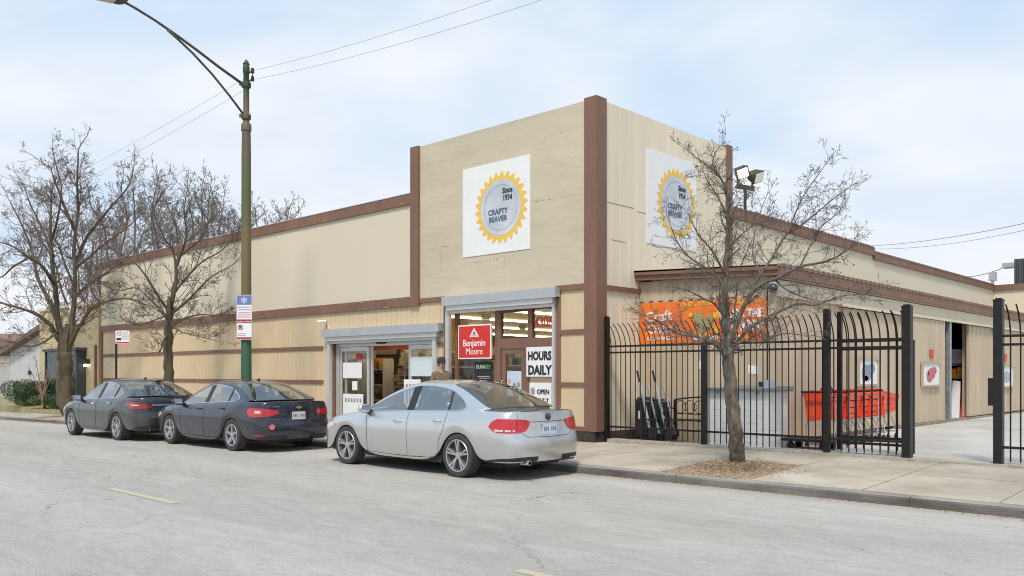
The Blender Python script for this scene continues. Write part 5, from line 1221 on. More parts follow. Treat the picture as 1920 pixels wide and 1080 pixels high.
# second tree in front of the store wall
bx_, by_ = -25.0, 11.5; bz = gz(bx_, by_); D2 = -sn*bx_+cs*by_
cfgC = dict(cfgB, seg=.2, rmin=.004, rbark=.016, kids=[8, 6, 4], ref=[1.5, .8, .4])
trC = ([Vector((bx_, by_, bz-.05)), *Q(D2, (317,720,0), (316,680,0), (316,640,0), (317,600,0))], .155, .12)
LC = [
 (Q(D2, (317,605,0), (322,570,0), (330,530,0), (332,490,0), (350,470,.2), (372,452,.3), (384,435,.3)), .10, .025),
 (Q(D2, (330,510,0), (325,470,0), (310,450,-.2), (300,430,-.3)), .05, .018),
 (Q(D2, (318,590,0), (345,570,-.4), (370,545,-.6), (395,520,-.8), (430,500,-1)), .06, .016),
 (Q(D2, (315,600,0), (300,580,.3), (280,560,.5), (255,540,.8), (225,545,1)), .06, .016),
 (Q(D2, (317,585,0), (300,560,-.4), (275,520,-.8), (250,490,-1), (215,470,-1)), .055, .014),
 (Q(D2, (325,550,0), (350,520,.6), (380,490,.8), (415,470,1), (440,440,1)), .05, .014),
 (Q(D2, (316,620,0), (340,600,.6), (375,590,.9), (410,590,1.2), (455,570,1.2)), .045, .012),
 (Q(D2, (331,500,0), (350,440,-.5), (345,400,-.7), (350,360,-.7)), .05, .012),
 (Q(D2, (372,452,.3), (395,410,.5), (400,375,.6), (395,350,.6)), .03, .010),
 (Q(D2, (316,625,0), (306,640,-.3), (300,660,-.4), (298,655,-.5)), .04, .014),
 (Q(D2, (312,455,0), (290,400,.3), (300,370,.3), (320,345,.3)), .03, .010),
 (Q(D2, (318,600,0), (335,620,-.8), (370,630,-1.1), (410,640,-1.4)), .03, .010),
 (Q(D2, (318,590,0), (290,600,-.8), (260,610,-1.1), (235,600,-1.4)), .03, .010),
]
tree('street_tree', 'smaller bare tree with pale twigs before the long store wall', (bx_, by_, bz), trC, LC, cfgC, 9.0, .9, (M['bark2'], M['twig']), 9, 300, .018)
# trees behind the store and beyond
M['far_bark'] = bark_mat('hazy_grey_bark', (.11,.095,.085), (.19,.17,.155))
def back_tree(label, X, Y, h, w, seed, n=9, mats=('far_bark', 'far_twig'), rm=.014):
    base = Vector((X, Y, -.4)); random.seed(seed*7); cfg = dict(seg=.5, wob=.17, up=.06, rmin=rm, rbark=.05, kids=[8, 6, 4], ref=[3, 1.5, .8], ang=(22, 55), lr=(.36, .58), max=3)
    top = base+Vector((0,0,h*.42)); L_ = []
    for k in range(n):
        a = 2*math.pi*k/n+random.uniform(-.3,.3); rr = w*.5*random.uniform(.55, 1); hh = h*random.uniform(.72, 1.) if k % 3 else h
        e = base+Vector((rr*math.cos(a)*(1 if k % 3 else .35), rr*math.sin(a)*(1 if k % 3 else .35), hh*.92)); s0 = base+Vector((0,0,h*random.uniform(.25,.45)))
        m1 = s0.lerp(e, .4)+Vector((math.cos(a), math.sin(a), 0))*w*.08; L_.append(([s0, m1, s0.lerp(e, .75)+Vector((0,0,h*.02)), e], h*.009, h*.003))
    return tree('background_tree', label, base, ([base, base+Vector((.1,0,h*.2)), top], h*.024, h*.014), L_, cfg, 2.6, h*.15, (M[mats[0]], M[mats[1]]), seed, group='bare trees behind the store')
for k, (px, d, top, w, lab) in enumerate((
    (265, 55, 330, 11, 'bare tree far behind, between the two left street trees'),
    (385, 62, 352, 9, 'rounded bare tree behind the roof, left of the lamp post'),
    (515, 75, 388, 12, 'low bare tree tops peeping over the roof right of the lamp post'),
    (205, 70, 400, 12, 'bare tree low behind the brick building'),
    (440, 88, 400, 13, 'faint bare tree behind the roof at the lamp post'))):
    p = AD(px, 700, d); h = CAM_H+(700-top)*d/1600+.4
    back_tree(lab, p.x, p.y, h, w, 31+k, 10 if k != 2 else 12, rm=.007+.0001*d)
# ---------------------------------------------------------------- shrubs
M['ever'] = mat('dark_evergreen_leaf', (.022,.045,.012), .7, var=.4, scale=5, col2=(.06,.10,.025)); M['ever2'] = mat('light_evergreen_leaf', (.05,.09,.02), .7, scale=6, col2=(.10,.15,.04))
def shrub(label, c, rx, ry, rz, n, seed, m, s=.06):
    random.seed(seed); r = empty('evergreen_shrub', c, label, 'shrub', 'clipped evergreen shrubs before the brick building'); b = MB()
    lumps = [(random.uniform(-.6,.6)*rx, random.uniform(-.5,.5)*ry, random.uniform(.2,.62)*rz*2, random.uniform(.42,.62)) for _ in range(9)]
    for _ in range(n):
        lx, ly, lz, lr = random.choice(lumps); v = Vector((random.gauss(0,1), random.gauss(0,1), random.gauss(0,1))).normalized()*random.uniform(.72,1.04)
        p = Vector(c)+Vector((lx+v.x*rx*lr, ly+v.y*ry*lr, max(.05, lz+v.z*rz*lr*1.1)))
        u = rnd_perp(v)*s*random.uniform(.5,1.3); w = (rnd_perp(v)+v*random.uniform(-.3,.9)).normalized()*s*random.uniform(.5,1.3)
        b.add([p-u*.5-w*.5, p+u*.5-w*.4, p+w*.7], [(0,1,2)])
    b.build('foliage', m, r); t = MB()
    for k in range(5): t.tube([Vector(c)+Vector((.05*k-.1,0,-.1)), Vector(c)+Vector((rx*.5*math.cos(k*1.3), ry*.5*math.sin(k*1.3), rz*1.1))], [.03,.012], 5)
    t.build('stem', M['bark2'], r)
p = AD(56, 755, 37.6); shrub('large rounded dark evergreen shrub at the left before the grey house', (p.x, p.y, .15), 1.25, 1.1, .68, 9000, 1, M['ever'])
p = AD(82, 757, 35.8); shrub('small brighter green shrub in front of the large dark one', (p.x, p.y, .13), .62, .6, .36, 3800, 2, M['ever2'], .05)
p = AD(150, 760, 35.2); shrub('low evergreen shrub right of the big tree trunk under the bay window', (p.x, 12.75, .1), .8, .5, .36, 3500, 3, M['ever'], .05)
p = AD(80, 755, 35.4); bz = .1
random.seed(4); cfgS = dict(seg=.12, wob=.16, up=.08, rmin=.006, rbark=.03, kids=[4,3], ref=[.6,.3], ang=(25,55), lr=(.4,.6), max=2)
r = empty('bare_shrub', (p.x, p.y, bz), 'small leafless pale pink stemmed shrub beside the evergreens', 'shrub'); b = MB(); tips = []
for k in range(6):
    a = k*1.05; e = Vector((p.x+.55*math.cos(a), p.y+.4*math.sin(a), bz+1.2+.35*(k % 3))); o2, r2 = limb(b, [(p.x, p.y, bz-.1), (p.x+.06*math.cos(a), p.y, bz+.45), e], .035, .012, 5, 0); side_shoots(b, o2, r2, cfgS, tips, 4, .4, .3)
b.build('stems', [mat('pinkish_stem', (.34,.22,.17), .8, var=.2), mat('pinkish_twig', (.36,.25,.2), .8, var=.2)], r)
# ================================================================ cars
def paint(name, col, metal=.6, rough=.32, flake=.06, dust=.2, dcol=(.30,.29,.27)):
    m, nt, b, out = new_mat(name); l = nt.links.new
    tc = node(nt, 'ShaderNodeTexCoord'); sp = node(nt, 'ShaderNodeSeparateXYZ'); l(tc.outputs['Object'], sp.inputs[0])
    n = node(nt, 'ShaderNodeTexNoise'); n.inputs['Scale'].default_value = 5; n.inputs['Detail'].default_value = 8; l(tc.outputs['Object'], n.inputs['Vector'])
    mr = node(nt, 'ShaderNodeMapRange'); mr.inputs[1].default_value = .75; mr.inputs[2].default_value = .15; mr.inputs[3].default_value = .12; mr.inputs[4].default_value = 1; l(sp.outputs[2], mr.inputs[0])
    mu = node(nt, 'ShaderNodeMath', operation='MULTIPLY'); l(mr.outputs[0], mu.inputs[0]); l(n.outputs[0], mu.inputs[1])
    m2 = node(nt, 'ShaderNodeMath', operation='MULTIPLY'); m2.inputs[1].default_value = dust*1.8; l(mu.outputs[0], m2.inputs[0])
    mx = node(nt, 'ShaderNodeMix', data_type='RGBA'); mx.inputs[6].default_value = col+(1,); mx.inputs[7].default_value = dcol+(1,); l(m2.outputs[0], mx.inputs[0])
    l(mx.outputs[2], b.inputs['Base Color']); b.inputs['Metallic'].default_value = metal; b.inputs['Roughness'].default_value = rough
    rr = node(nt, 'ShaderNodeMath', operation='MULTIPLY_ADD'); rr.inputs[1].default_value = .5; rr.inputs[2].default_value = .03; l(m2.outputs[0], rr.inputs[0])
    b.inputs['Coat Weight'].default_value = 1; l(rr.outputs[0], b.inputs['Coat Roughness'])
    return m
M['tyre'] = mat('dusty_tyre_rubber', (.045,.044,.042), .9, var=.3, scale=10, bump=.2, bscale=80)
M['rimA'] = mat('silver_alloy', (.55,.55,.56), .32, .85, var=.08); M['rimD'] = mat('dark_hub_metal', (.05,.05,.05), .6, .5, var=.3)  # bright alloy, and dark metal for the disc behind the spokes
M['chromec'] = mat('car_chrome', (.75,.75,.76), .12, 1., var=0); M['plasticb'] = mat('black_trim_plastic', (.018,.018,.019), .45, var=.2)
M['gap'] = mat('panel_gap', (.012,.012,.013), .8, var=0)
M['sglass'] = glass('side_window_glass', (.66,.72,.70), .26, rough=.015); M['rglass'] = glass('rear_window_glass', (.50,.55,.48), .13, rough=.015)
M['tail'] = mat('red_tail_lens', (.50,.008,.012), .12, var=.1, scale=9, coat=1.); M['tail2'] = mat('dark_red_tail_lens', (.30,.008,.012), .12, var=.1, coat=1.); M['clear'] = mat('pale_lens', (.62,.50,.47), .12, var=.1, coat=1.)
M['seat'] = mat('grey_seat_cloth', (.13,.125,.12), .85, var=.15); M['cabin'] = mat('dark_cabin_lining', (.035,.035,.036), .8, var=.2)
M['plate'] = mat('plate_pale_blue', (.52,.62,.72), .4, scale=6, var=.12); M['plate2'] = mat('plate_pale_grey', (.55,.56,.55), .4, scale=6, var=.12); M['pchar'] = mat('plate_print', (.15,.18,.26), .5, var=0)

def car(name, loc, rz, label, P):
    H = P['H']; WB = P['WB']; W = P['W']; xf, xr = WB/2, -WB/2; xN, xT = P['nose'], P['tail']
    zs = P.get('sill', .20); RA = P.get('arch', .365); hub = .33
    # stations: x, half width scale, bottom height
    st = [(xN, 0.), (xN-.02, .50), (xN-.11, .80), (xN-.28, .93), (xf+.41, .985), (xf+.34, .99), (xf+.20, .995), (xf, 1), (xf-.20, 1), (xf-.34, 1), (xf-.42, 1),
          (P['xA'], 1), (P['xA']-.45, 1), (P['xB']+.03, 1), (P['xB']-.03, 1), (P['xB']-.45, 1), (xr+.42, 1), (xr+.34, 1), (xr+.20, 1), (xr, .995), (xr-.20, .99), (xr-.34, .98), (xr-.41, .97),
          ((xr-.41+xT+.14)/2, .955), (xT+.15, .90), (xT+.05, .72), (xT+.01, .36), (xT, 0.)]
    N = len(st)
    def arch(x):
        z = zs
        for c in (xf, xr):
            d = abs(x-c)
            if d < RA: z = max(z, hub+math.sqrt(RA*RA-d*d)-.0)
            elif d < RA+.06: z = max(z, hub-.02)
        return z
    def lerpk(keys, x):
        ks = sorted(keys)
        if x <= ks[0][0]: return ks[0][1]
        for (a, u), (b_, v) in zip(ks, ks[1:]):
            if x <= b_:
                t = (x-a)/(b_-a); return u+(v-u)*t
        return ks[-1][1]
    belt = P['belt']; rows = []
    top = P['top']       # per station i -> rows 6,7,8,9 (x, y, z)
    grid = []
    for i, (x, ws) in enumerate(st):
        w = W*ws; endr = i >= N-5; endf = i <= 3
        zb = arch(x)
        if endf: zb = .24
        if i == 4 or i == 22: zb = max(zb, .26)
        if i >= 23: zb = P.get('rbot', .27)+.02*(i-23 > 1)
        zbelt = lerpk(belt, x)
        z2 = max(.42, zb+.05); z3 = max(.60, zb+.10); z3b = max(.72, zb+.13); z4 = zbelt-.085
        if z3b > z4-.02: z3b = z4-.02
        if z3 > z3b-.03: z3 = z3b-.03
        if z2 > z3-.03: z2 = z3-.03
        tuck = P.get('tuck', .035)
        r = [(x, w-.16, zb+.0), (x, w-tuck, zb), (x, w-.008, z2), (x, w, z3), (x, w-.004, z3b), (x, w-.028, z4), (x, w-.085, zbelt)]
        # end faces: bumper proud of the boot
        if i >= 23:
            k = clamp((i-22)/3., 0, 1)
            off = P['rear']   # x offsets for rows, positive = inwards
            r = [(px+off[j]*k, py, pz) for j, (px, py, pz) in enumerate(r)]
            zz = P['rearz']; r = [(px, py, pz+(zz[j]-pz)*k if j >= 1 else pz) for j, (px, py, pz) in enumerate(r)]
            if ws < .01 or i >= 25: r = [(px, max(0, W*ws-(.02 if j == 6 else 0)) if i < 27 else 0, pz) for j, (px, py, pz) in enumerate(r)]
        if i <= 3:
            k = (4-i)/4.; off = (.06,.05,.0,.0,.02,.07,.16); zz = (.22,.22,.36,.5,.6,.68,.74)
            r = [(px-off[j]*k, py, pz+(zz[j]-pz)*min(1, k*1.2)) for j, (px, py, pz) in enumerate(r)]
            if i < 3: r = [(px, W*ws*(1 if i else 0), pz) for px, py, pz in r]
        b6 = r[6]
        if i in top: t4 = top[i]
        elif i <= 10 or i >= 22:
            # bonnet or boot lid: rows run inwards to the centre line
            f = [.95, .80, .42, 0.]; cr = P['hoodc'] if i <= 10 else P['deckc']
            k = 1 if 4 <= i <= 23 else ((i/4.) if i < 4 else clamp((27-i)/4., 0, 1))
            cxoff = (lerpk(P['hoodx'], x) if i <= 10 else lerpk(P['deckx'], x))
            t4 = [(b6[0]+cxoff*(1-f[j]), b6[1]*f[j], b6[2]+cr*k*(1-f[j]**2)*(1 if j else .6)) for j in range(4)]
        r += t4; grid.append([tuple(map(float, q)) for q in r])
    NR = len(grid[0]); b = MB(); idx = {}
    for i in range(N):
        for j in range(NR): idx[i, j] = len(b.v); b.v.append(grid[i][j])
    # face classes: 0 paint 1 side glass 2 front/rear glass 3 black trim
    for i in range(N-1):
        for j in range(NR-1):
            m = 0
            if j == 6 and 10 <= i <= P['dlo_end']:
                m = 1
                if i == 13 or i == P.get('pill', 99): m = 3
            if j in (7, 8, 9) or j == 8:
                if j >= 7 and 10 <= i <= 12: m = 2
                if j >= 8 and P['rg'][0] <= i <= P['rg'][1]: m = 2
                if j == 7 and 10 <= i <= 12: m = 0
                if j == 8 and 10 <= i <= 12: m = 2
            if j == 0: m = 3
            b.f.append((idx[i, j], idx[i+1, j], idx[i+1, j+1], idx[i, j+1])); b.m.append(m)
    me = bpy.data.meshes.new('shell'); me.from_pydata(b.v, [], b.f); me.polygons.foreach_set('material_index', b.m)
    for k in range(4): me.materials.append(M['gap'])
    bm = bmesh.new(); bm.from_mesh(me); bmesh.ops.remove_doubles(bm, verts=bm.verts, dist=.0008)
    cl = bm.edges.layers.float.get('crease_edge') or bm.edges.layers.float.new('crease_edge')
    for e in bm.edges:
        fm = {f.material_index for f in e.link_faces}
        pass
    # mirror
    geo = bmesh.ops.duplicate(bm, geom=bm.verts[:]+bm.edges[:]+bm.faces[:])['geom']
    for v in [g for g in geo if isinstance(g, bmesh.types.BMVert)]: v.co.y *= -1
    bmesh.ops.reverse_faces(bm, faces=[g for g in geo if isinstance(g, bmesh.types.BMFace)])
    bmesh.ops.remove_doubles(bm, verts=bm.verts, dist=.0008); bmesh.ops.recalc_face_normals(bm, faces=bm.faces)
    for e in bm.edges:
        fm = {f.material_index for f in e.link_faces}
        if len(fm) > 1 and 0 in fm and fm & {1, 2}: e[cl] = .6
        if fm == {0, 3} and e.verts[0].co.z > .8 and e.verts[1].co.z > .8: e[cl] = .6
        if fm == {0, 3} and e.verts[0].co.z < .8 and e.verts[1].co.z < .8: e[cl] = .85
    # a soft ridge along the waist and round the wheel arches
    bm.to_mesh(me); bm.free()
    o = bpy.data.objects.new('shell', me); COL.objects.link(o); s_ = o.modifiers.new('s', 'SUBSURF'); s_.levels = 3; s_.render_levels = 3
    dg = bpy.context.evaluated_depsgraph_get(); full = bpy.data.meshes.new_from_object(o.evaluated_get(dg)); bpy.data.objects.remove(o)
    root = empty(name, loc, label, 'car', 'cars parked along the kerb', rz)
    bm = bmesh.new(); bm.from_mesh(full)
    # make sure normals point outwards
    c = sum((f.normal.dot((f.calc_center_median()-Vector((0,0,.7)))*f.calc_area()) for f in bm.faces))
    if c < 0: bmesh.ops.reverse_faces(bm, faces=bm.faces[:])
    bvh = BVHTree.FromBMesh(bm)
    edges = []
    for e in bm.edges:
        if len(e.link_faces) == 2:
            a, c2 = e.link_faces[0].material_index, e.link_faces[1].material_index
            mid = (e.verts[0].co+e.verts[1].co)/2
            if a != c2 and ({a, c2} & {1, 3}) and 0 in (a, c2) and mid.z > .8: edges.append((e.verts[0].co.copy(), e.verts[1].co.copy(), e.calc_face_angle(0)))
    parts_ = {}
    for k, nm, mm in ((0, 'body', P['paint']), (1, 'side_window', M['sglass']), (2, 'windscreen', M['rglass']), (3, 'black_trim', M['plasticb'])):
        b2 = bm.copy(); bmesh.ops.delete(b2, geom=[f for f in b2.faces if f.material_index != k], context='FACES')
        def emit_part(bmx, nm, mm):
            m2 = bpy.data.meshes.new(nm); bmx.to_mesh(m2); m2.materials.clear(); m2.materials.append(mm)
            m2.polygons.foreach_set('material_index', [0]*len(m2.polygons)); m2.polygons.foreach_set('use_smooth', [True]*len(m2.polygons))
            q = bpy.data.objects.new(nm, m2); COL.objects.link(q); q.parent = root; return q
        if k in (0, 3): parts_[k] = emit_part(b2, nm, mm)
        elif k == 1:
            for sgn in (1, -1):
                for lo, hi in ((P['xB'], 9), (-9, P['xB'])):
                    b3 = b2.copy(); bmesh.ops.delete(b3, geom=[f for f in b3.faces if not (f.calc_center_median().y*sgn > 0 and lo < f.calc_center_median().x < hi)], context='FACES')
                    if b3.faces: emit_part(b3, nm, mm)
                    b3.free()
        else:
            for sgn, nn, m_ in ((1, 'windscreen', M['sglass']), (-1, 'rear_window', M['rglass'])):
                b3 = b2.copy(); bmesh.ops.delete(b3, geom=[f for f in b3.faces if (f.calc_center_median().x+.4)*sgn < 0], context='FACES'); emit_part(b3, nn, m_); b3.free()
        b2.free()
    bm.free()
    def add(nm, mm, fn, par=None, **k):
        q = MB(); fn(q); 
        if not q.v: return None
        oo = q.build(nm, mm, None, **k); oo.parent = par or root; return oo
    # window trim
    if P.get('trim'):
        for sd in (1, -1): add('window_trim', P['trim'], lambda q: [q.tube([a, c], .0105, 4, cap=False) for a, c, _ in edges if a.y*sd > 0])
    # ---- surface lookups
    def hit(o_, d):
        h = bvh.ray_cast(Vector(o_), Vector(d).normalized()); return h[0], h[1]
    def side(x, z, s=1): p, n = hit((x, s*2, z), (0, -s, 0)); return (p, n) if p else (Vector((x, s*W, z)), Vector((0, s, 0)))
    CXR, CYR = xT+.72, .25
    def rear(phi, z, s=1):
        a = R(phi); d = Vector((math.cos(a), s*math.sin(a), 0)); oo = Vector((CXR, s*CYR, z))+d*2.5
        p, n = hit(oo, -d); return (p, n) if p else (Vector((xT, s*.3, z)), Vector((-1, 0, 0)))
    def back_(y, z): p, n = hit((xT-1, y, z), (1, 0, 0)); return (p, n) if p else (Vector((xT, y, z)), Vector((-1,0,0)))
    def topd(x, y): p, n = hit((x, y, 3), (0, 0, -1)); return p, n
    def line(nm, pts, fn, r=.0035, mm=None, s=1):
        P_ = []
        for (u0, v0), (u1, v1) in zip(pts, pts[1:]):
            for k in range(6): P_.append(fn(u0+(u1-u0)*k/6, v0+(v1-v0)*k/6)[0])
        P_.append(fn(*pts[-1])[0]); return P_, r
    def patch(q, cols, fn, off=.008, rowsn=4, dens=3, s=1):
        """cols: list of (u, vlow, vhigh)"""
        C = []
        for (u0, a0, b0), (u1, a1, b1) in zip(cols, cols[1:]):
            for k in range(dens): t = k/dens; C.append((u0+(u1-u0)*t, a0+(a1-a0)*t, b0+(b1-b0)*t))
        C.append(cols[-1]); vs = []; nn = rowsn+3
        for u, a, c in C:
            for r_ in range(rowsn+3):
                rr = clamp(r_-1, 0, rowsn); v = a+(c-a)*rr/rowsn; p, n = fn(u, v, s); e = -.01 if r_ in (0, rowsn+2) else off
                vs.append(p+n*e)
        fs = [(i*nn+j, (i+1)*nn+j, (i+1)*nn+j+1, i*nn+j+1) for i in range(len(C)-1) for j in range(nn-1)]
        first = [fn(C[0][0], C[0][1]+(C[0][2]-C[0][1])*k/rowsn, s) for k in range(rowsn+1)]
        q.add(vs, fs)
    # panel gaps
    def gaps(q, sd):
        for s in ((sd,) if sd else ()):
            for pts in P['gaps']:
                P_ = []
                for (x0, z0), (x1, z1) in zip(pts, pts[1:]):
                    for k in range(8): P_.append(side(x0+(x1-x0)*k/8, z0+(z1-z0)*k/8, s)[0])
                P_.append(side(pts[-1][0], pts[-1][1], s)[0]); q.tube(P_, .0042, 4)
        # boot lid and bumper joints
        for pts in (() if sd else P['rgaps']):
            P_ = []
            for (y0, z0), (y1, z1) in zip(pts, pts[1:]):
                for k in range(8): P_.append(back_(y0+(y1-y0)*k/8, z0+(z1-z0)*k/8)[0])
            P_.append(back_(*pts[-1])[0]); q.tube(P_, .0042, 4)
    for sd in (1, -1, 0): add('panel_gap', M['gap'], lambda q: gaps(q, sd))
    # wheel arch lips, dark inside
    def wells(q):
        for c in (xf, xr):
            for s in (1, -1):
                n = 18; vs = []
                for k in range(n+1):
                    a = math.pi*(-.08+1.16*k/n)
                    for y, rr in ((W-.045, RA+.012), (W-.38, RA+.03)): vs.append((c+rr*math.cos(a), s*y, hub+rr*math.sin(a)))
                q.add(vs, [(2*k, 2*k+1, 2*k+3, 2*k+2) for k in range(n)])
        q.box(xT+.3, xN-.3, -W+.40, W-.40, .19, .62); q.box(xr+.42, xf-.42, -W+.10, W-.10, .19, .40); q.box(xT+.14, xr-.42, -W+.22, W-.22, .24, .5); q.box(xf+.42, xN-.2, -W+.2, W-.2, .24, .5)
    add('underbody', M['cabin'], wells)
    def lip(q):
        for c in (xf, xr):
            for s in (1, -1):
                n = 20; q.tube([(c+(RA+.006)*math.cos(math.pi*k/n), s*(side(c+(RA+.03)*math.cos(math.pi*k/n), hub+.01+(RA+.035)*math.sin(math.pi*k/n), s)[0].y*s-.012), hub+(RA+.006)*math.sin(math.pi*k/n)) for k in range(n+1)], .011, 5)
    # cabin
    def seats(q):
        for y in (-.38, .38):
            q.obox((.12, y, .56), (.26,0,0), (0,.25,0), (0,0,.08)); q.obox((-.22, y, .86), (.07,0,.0), (0,.24,0), (-.08,0,.30)); q.obox((-.31, y, 1.20), (.05,0,0), (0,.12,0), (-.02,0,.09))
        q.obox((-.85, 0, .56), (.26,0,0), (0,.64,0), (0,0,.09)); q.obox((-1.18, 0, .84), (.08,0,0), (0,.64,0), (-.10,0,.26))
        for y in (-.38, .38): q.obox((-1.32, y, 1.13), (.04,0,0), (0,.12,0), (-.02,0,.07))
    add('seat', M['seat'], seats)
    def cabin(q):
        zB = lerpk(belt, 0)-.03
        for s in (1, -1): q.box(xr-.2, xf-.5, s*(W-.10), s*(W-.14), .3, zB)
        q.box(xf-.62, xf-.45, -W+.14, W-.14, .5, zB); q.box(xr-.25, xr+.15, -W+.16, W-.16, .6, zB-.0); q.obox((xf-.72, .38, .9), (.02,0,.02), (0,.17,0), (-.07,0,.14))
    add('dashboard', M['cabin'], cabin)
    # door mirrors
    for s in (1, -1):
        mxx, mz = P['mirror']
        w_ = add('wing_mirror', P.get('mirrorp', P['paint']), lambda q: (q.lathe([(0,0),(.055,.02),(.075,.06),(.08,.13),(.0,.135)], (0,0,0), n=14)))
        me2 = w_.data
        for v in me2.vertices:
            a_, b_, c_ = v.co; v.co = (mxx+.06-c_*1.0, s*(W+.08+b_*1.35), mz+a_*.95)
        me2.polygons.foreach_set('use_smooth', [True]*len(me2.polygons))
        add('mirror_glass', M['chromec'], lambda q: q.obox((mxx-.078, s*(W+.08), mz), (.002,0,0), (0,.085,0), (0,0,.055)), w_)
        add('mirror_foot', M['plasticb'], lambda q: q.obox((mxx+.02, s*(W-.03), mz-.05), (.05,0,0), (0,.06,0), (0,0,.03)), w_)
    # handles
    for s in (1, -1):
        for hx, hz in P['handles']:
            p, n = side(hx, hz, s)
            add('door_handle', P.get('handlem', P['paint']), lambda q: (q.tube([p+Vector((.09,0,0)), p+n*.035+Vector((.06,0,.004)), p+n*.038+Vector((-.06,0,.004)), p+Vector((-.09,0,0))], [.013,.016,.016,.013], 6)), smooth=True)
    # tail lamps
    for s in (1, -1):
        tl = add('tail_light', P.get('tailm', M['tail']), lambda q: patch(q, P['lamp'], rear, .010, s=s), smooth=False)
        for mm, cols in P.get('lamp2', []): add('reflector', mm, lambda q: patch(q, cols, rear, .014, 2, s=s), tl)
        if P.get('refl'): add('reflector', M['tail2'], lambda q: patch(q, P['refl'], rear, .006, 2, s=s))
        hl = add('headlight', M['clear'], lambda q: patch(q, [(xf+.32, .66, .70), (xf+.45, .60, .72), (xf+.6, .58, .70)], side, .008, s=s))
    # number plate, badge, bumper details
    pc, pn = back_(0, P['pz']); 
    pl = add('number_plate', P['platem'], lambda q: q.obox(pc+Vector((-.012,P.get('py', 0),0)), (.006,0,0), (0,.155,0), (.0,0,.078)))
    add('characters', M['pchar'], lambda q: [q.obox(pc+Vector((-.0195,P.get('py', 0)+.12-.04*k,-.0)), (.001,0,0), (0,.012,0), (0,0,.028)) for k in range(7) if k != 3], pl)
    P['badge'](add, back_, topd, M)
    if P.get('valance'): add('rear_valance', M['plasticb'], lambda q: (patch(q, P['valance'], rear, .008, 3, s=1), patch(q, P['valance'], rear, .008, 3, s=-1)))
    if P.get('pipe'):
        for y in P['pipe'][1]: add('exhaust_pipe', M['chromec'], lambda q: (q.lathe([(.028,-.16),(.04,-.16),(.042,0),(.034,.0),(.03,.1)], (0,0,0), n=14, cap=False))).matrix_local = Matrix.Translation((xT+.13, y, P['pipe'][0])) @ Matrix.Rotation(R(90), 4, 'Y')
    # aerial fin
    ap, _ = topd(P['xroof'], 0); 
    add('aerial', M['plasticb'], lambda q: q.prism([(-.06,0),(.09,0),(-.03,.05),(-.055,.05)], ap+Vector((0,-.012,-.004)), (1,0,0), (0,0,1), (0,.024,0)))
    # quarter-light divider
    for s in (1, -1):
        a0, a1 = side(P['qx'][0], P['qx'][1]+.03, s)[0], side(P['qx'][2], P['qx'][3]-.03, s)[0]
        add('window_divider', M['plasticb'], lambda q: q.bar(a0, a1, .045, .012))
    # wheels
    for c in (xf, xr):
        for s in (1, -1):
            rt = P.get('rt', .33); rr = P.get('rr', .235); y0 = s*(W-.035)
            w_ = add('wheel', M['rimD'], lambda q: q.lathe([(0,-.09),(rr-.01,-.09),(rr-.01,-.06),(0,-.06)], (0,0,0), axis='y', n=28))
            w_.location = (c, y0, rt); 
            ty = add('tyre', M['tyre'], lambda q: q.lathe([(rr,-.004),(rr+.012,.004),(rt-.035,.006),(rt-.012,-.004),(rt,-.03),(rt,-.19),(rt-.02,-.215),(rr,-.215),(rr-.02,-.2),(rr-.02,-.02)], axis='y', n=44, cap=False), w_, smooth=False, auto=35)
            def rim(q):
                q.lathe([(rr+.004,-.002),(rr-.004,.006),(rr-.016,.002),(rr-.022,-.02),(rr-.022,-.15)], axis='y', n=40, cap=False)
                q.lathe([(0,-.012),(.03,-.010),(.05,-.018),(.06,-.04),(.06,-.07)], axis='y', n=20, cap=False)
                ns, kind = P['spokes']
                for k in range(ns):
                    a = 2*math.pi*k/ns+.31
                    for da, w1, w2 in (((-.14, .011, .016), (.14, .011, .016)) if kind == 'double' else ((0, .026, .019),) if kind == 'single' else ((-.10, .012, .012), (.24, .010, .014))):
                        u = Vector((math.cos(a+da*.55), 0, math.sin(a+da*.55))); u2 = Vector((math.cos(a+da), 0, math.sin(a+da))); t = Vector((-u.z, 0, u.x)); t2 = Vector((-u2.z, 0, u2.x))
                        A = u*.045; B = u2*(rr-.012)
                        q.add([A-t*w1+Vector((0,-.014,0)), A+t*w1+Vector((0,-.014,0)), B+t2*w2+Vector((0,.002,0)), B-t2*w2+Vector((0,.002,0)), A-t*w1*1.3+Vector((0,-.06,0)), A+t*w1*1.3+Vector((0,-.06,0)), B+t2*w2*1.3+Vector((0,-.05,0)), B-t2*w2*1.3+Vector((0,-.05,0))],
                              [(0,1,2,3), (0,4,5,1), (1,5,6,2), (2,6,7,3), (3,7,4,0)])
                for k in range(5): a = 2*math.pi*k/5; q.lathe([(.0075,-.03),(.0075,-.006),(0,-.004)], (.035*math.cos(a), 0, .035*math.sin(a)), axis='y', n=6)
            rm = add('rim', P.get('rimm', M['rimA']), rim, w_, auto=30)
            if s < 0:
                for ch in (w_, ty, rm):
                    for v in ch.data.vertices: v.co.y *= -1
                    ch.data.flip_normals()
    if P.get('scale'): root.scale = (P['scale'],)*3
    return root

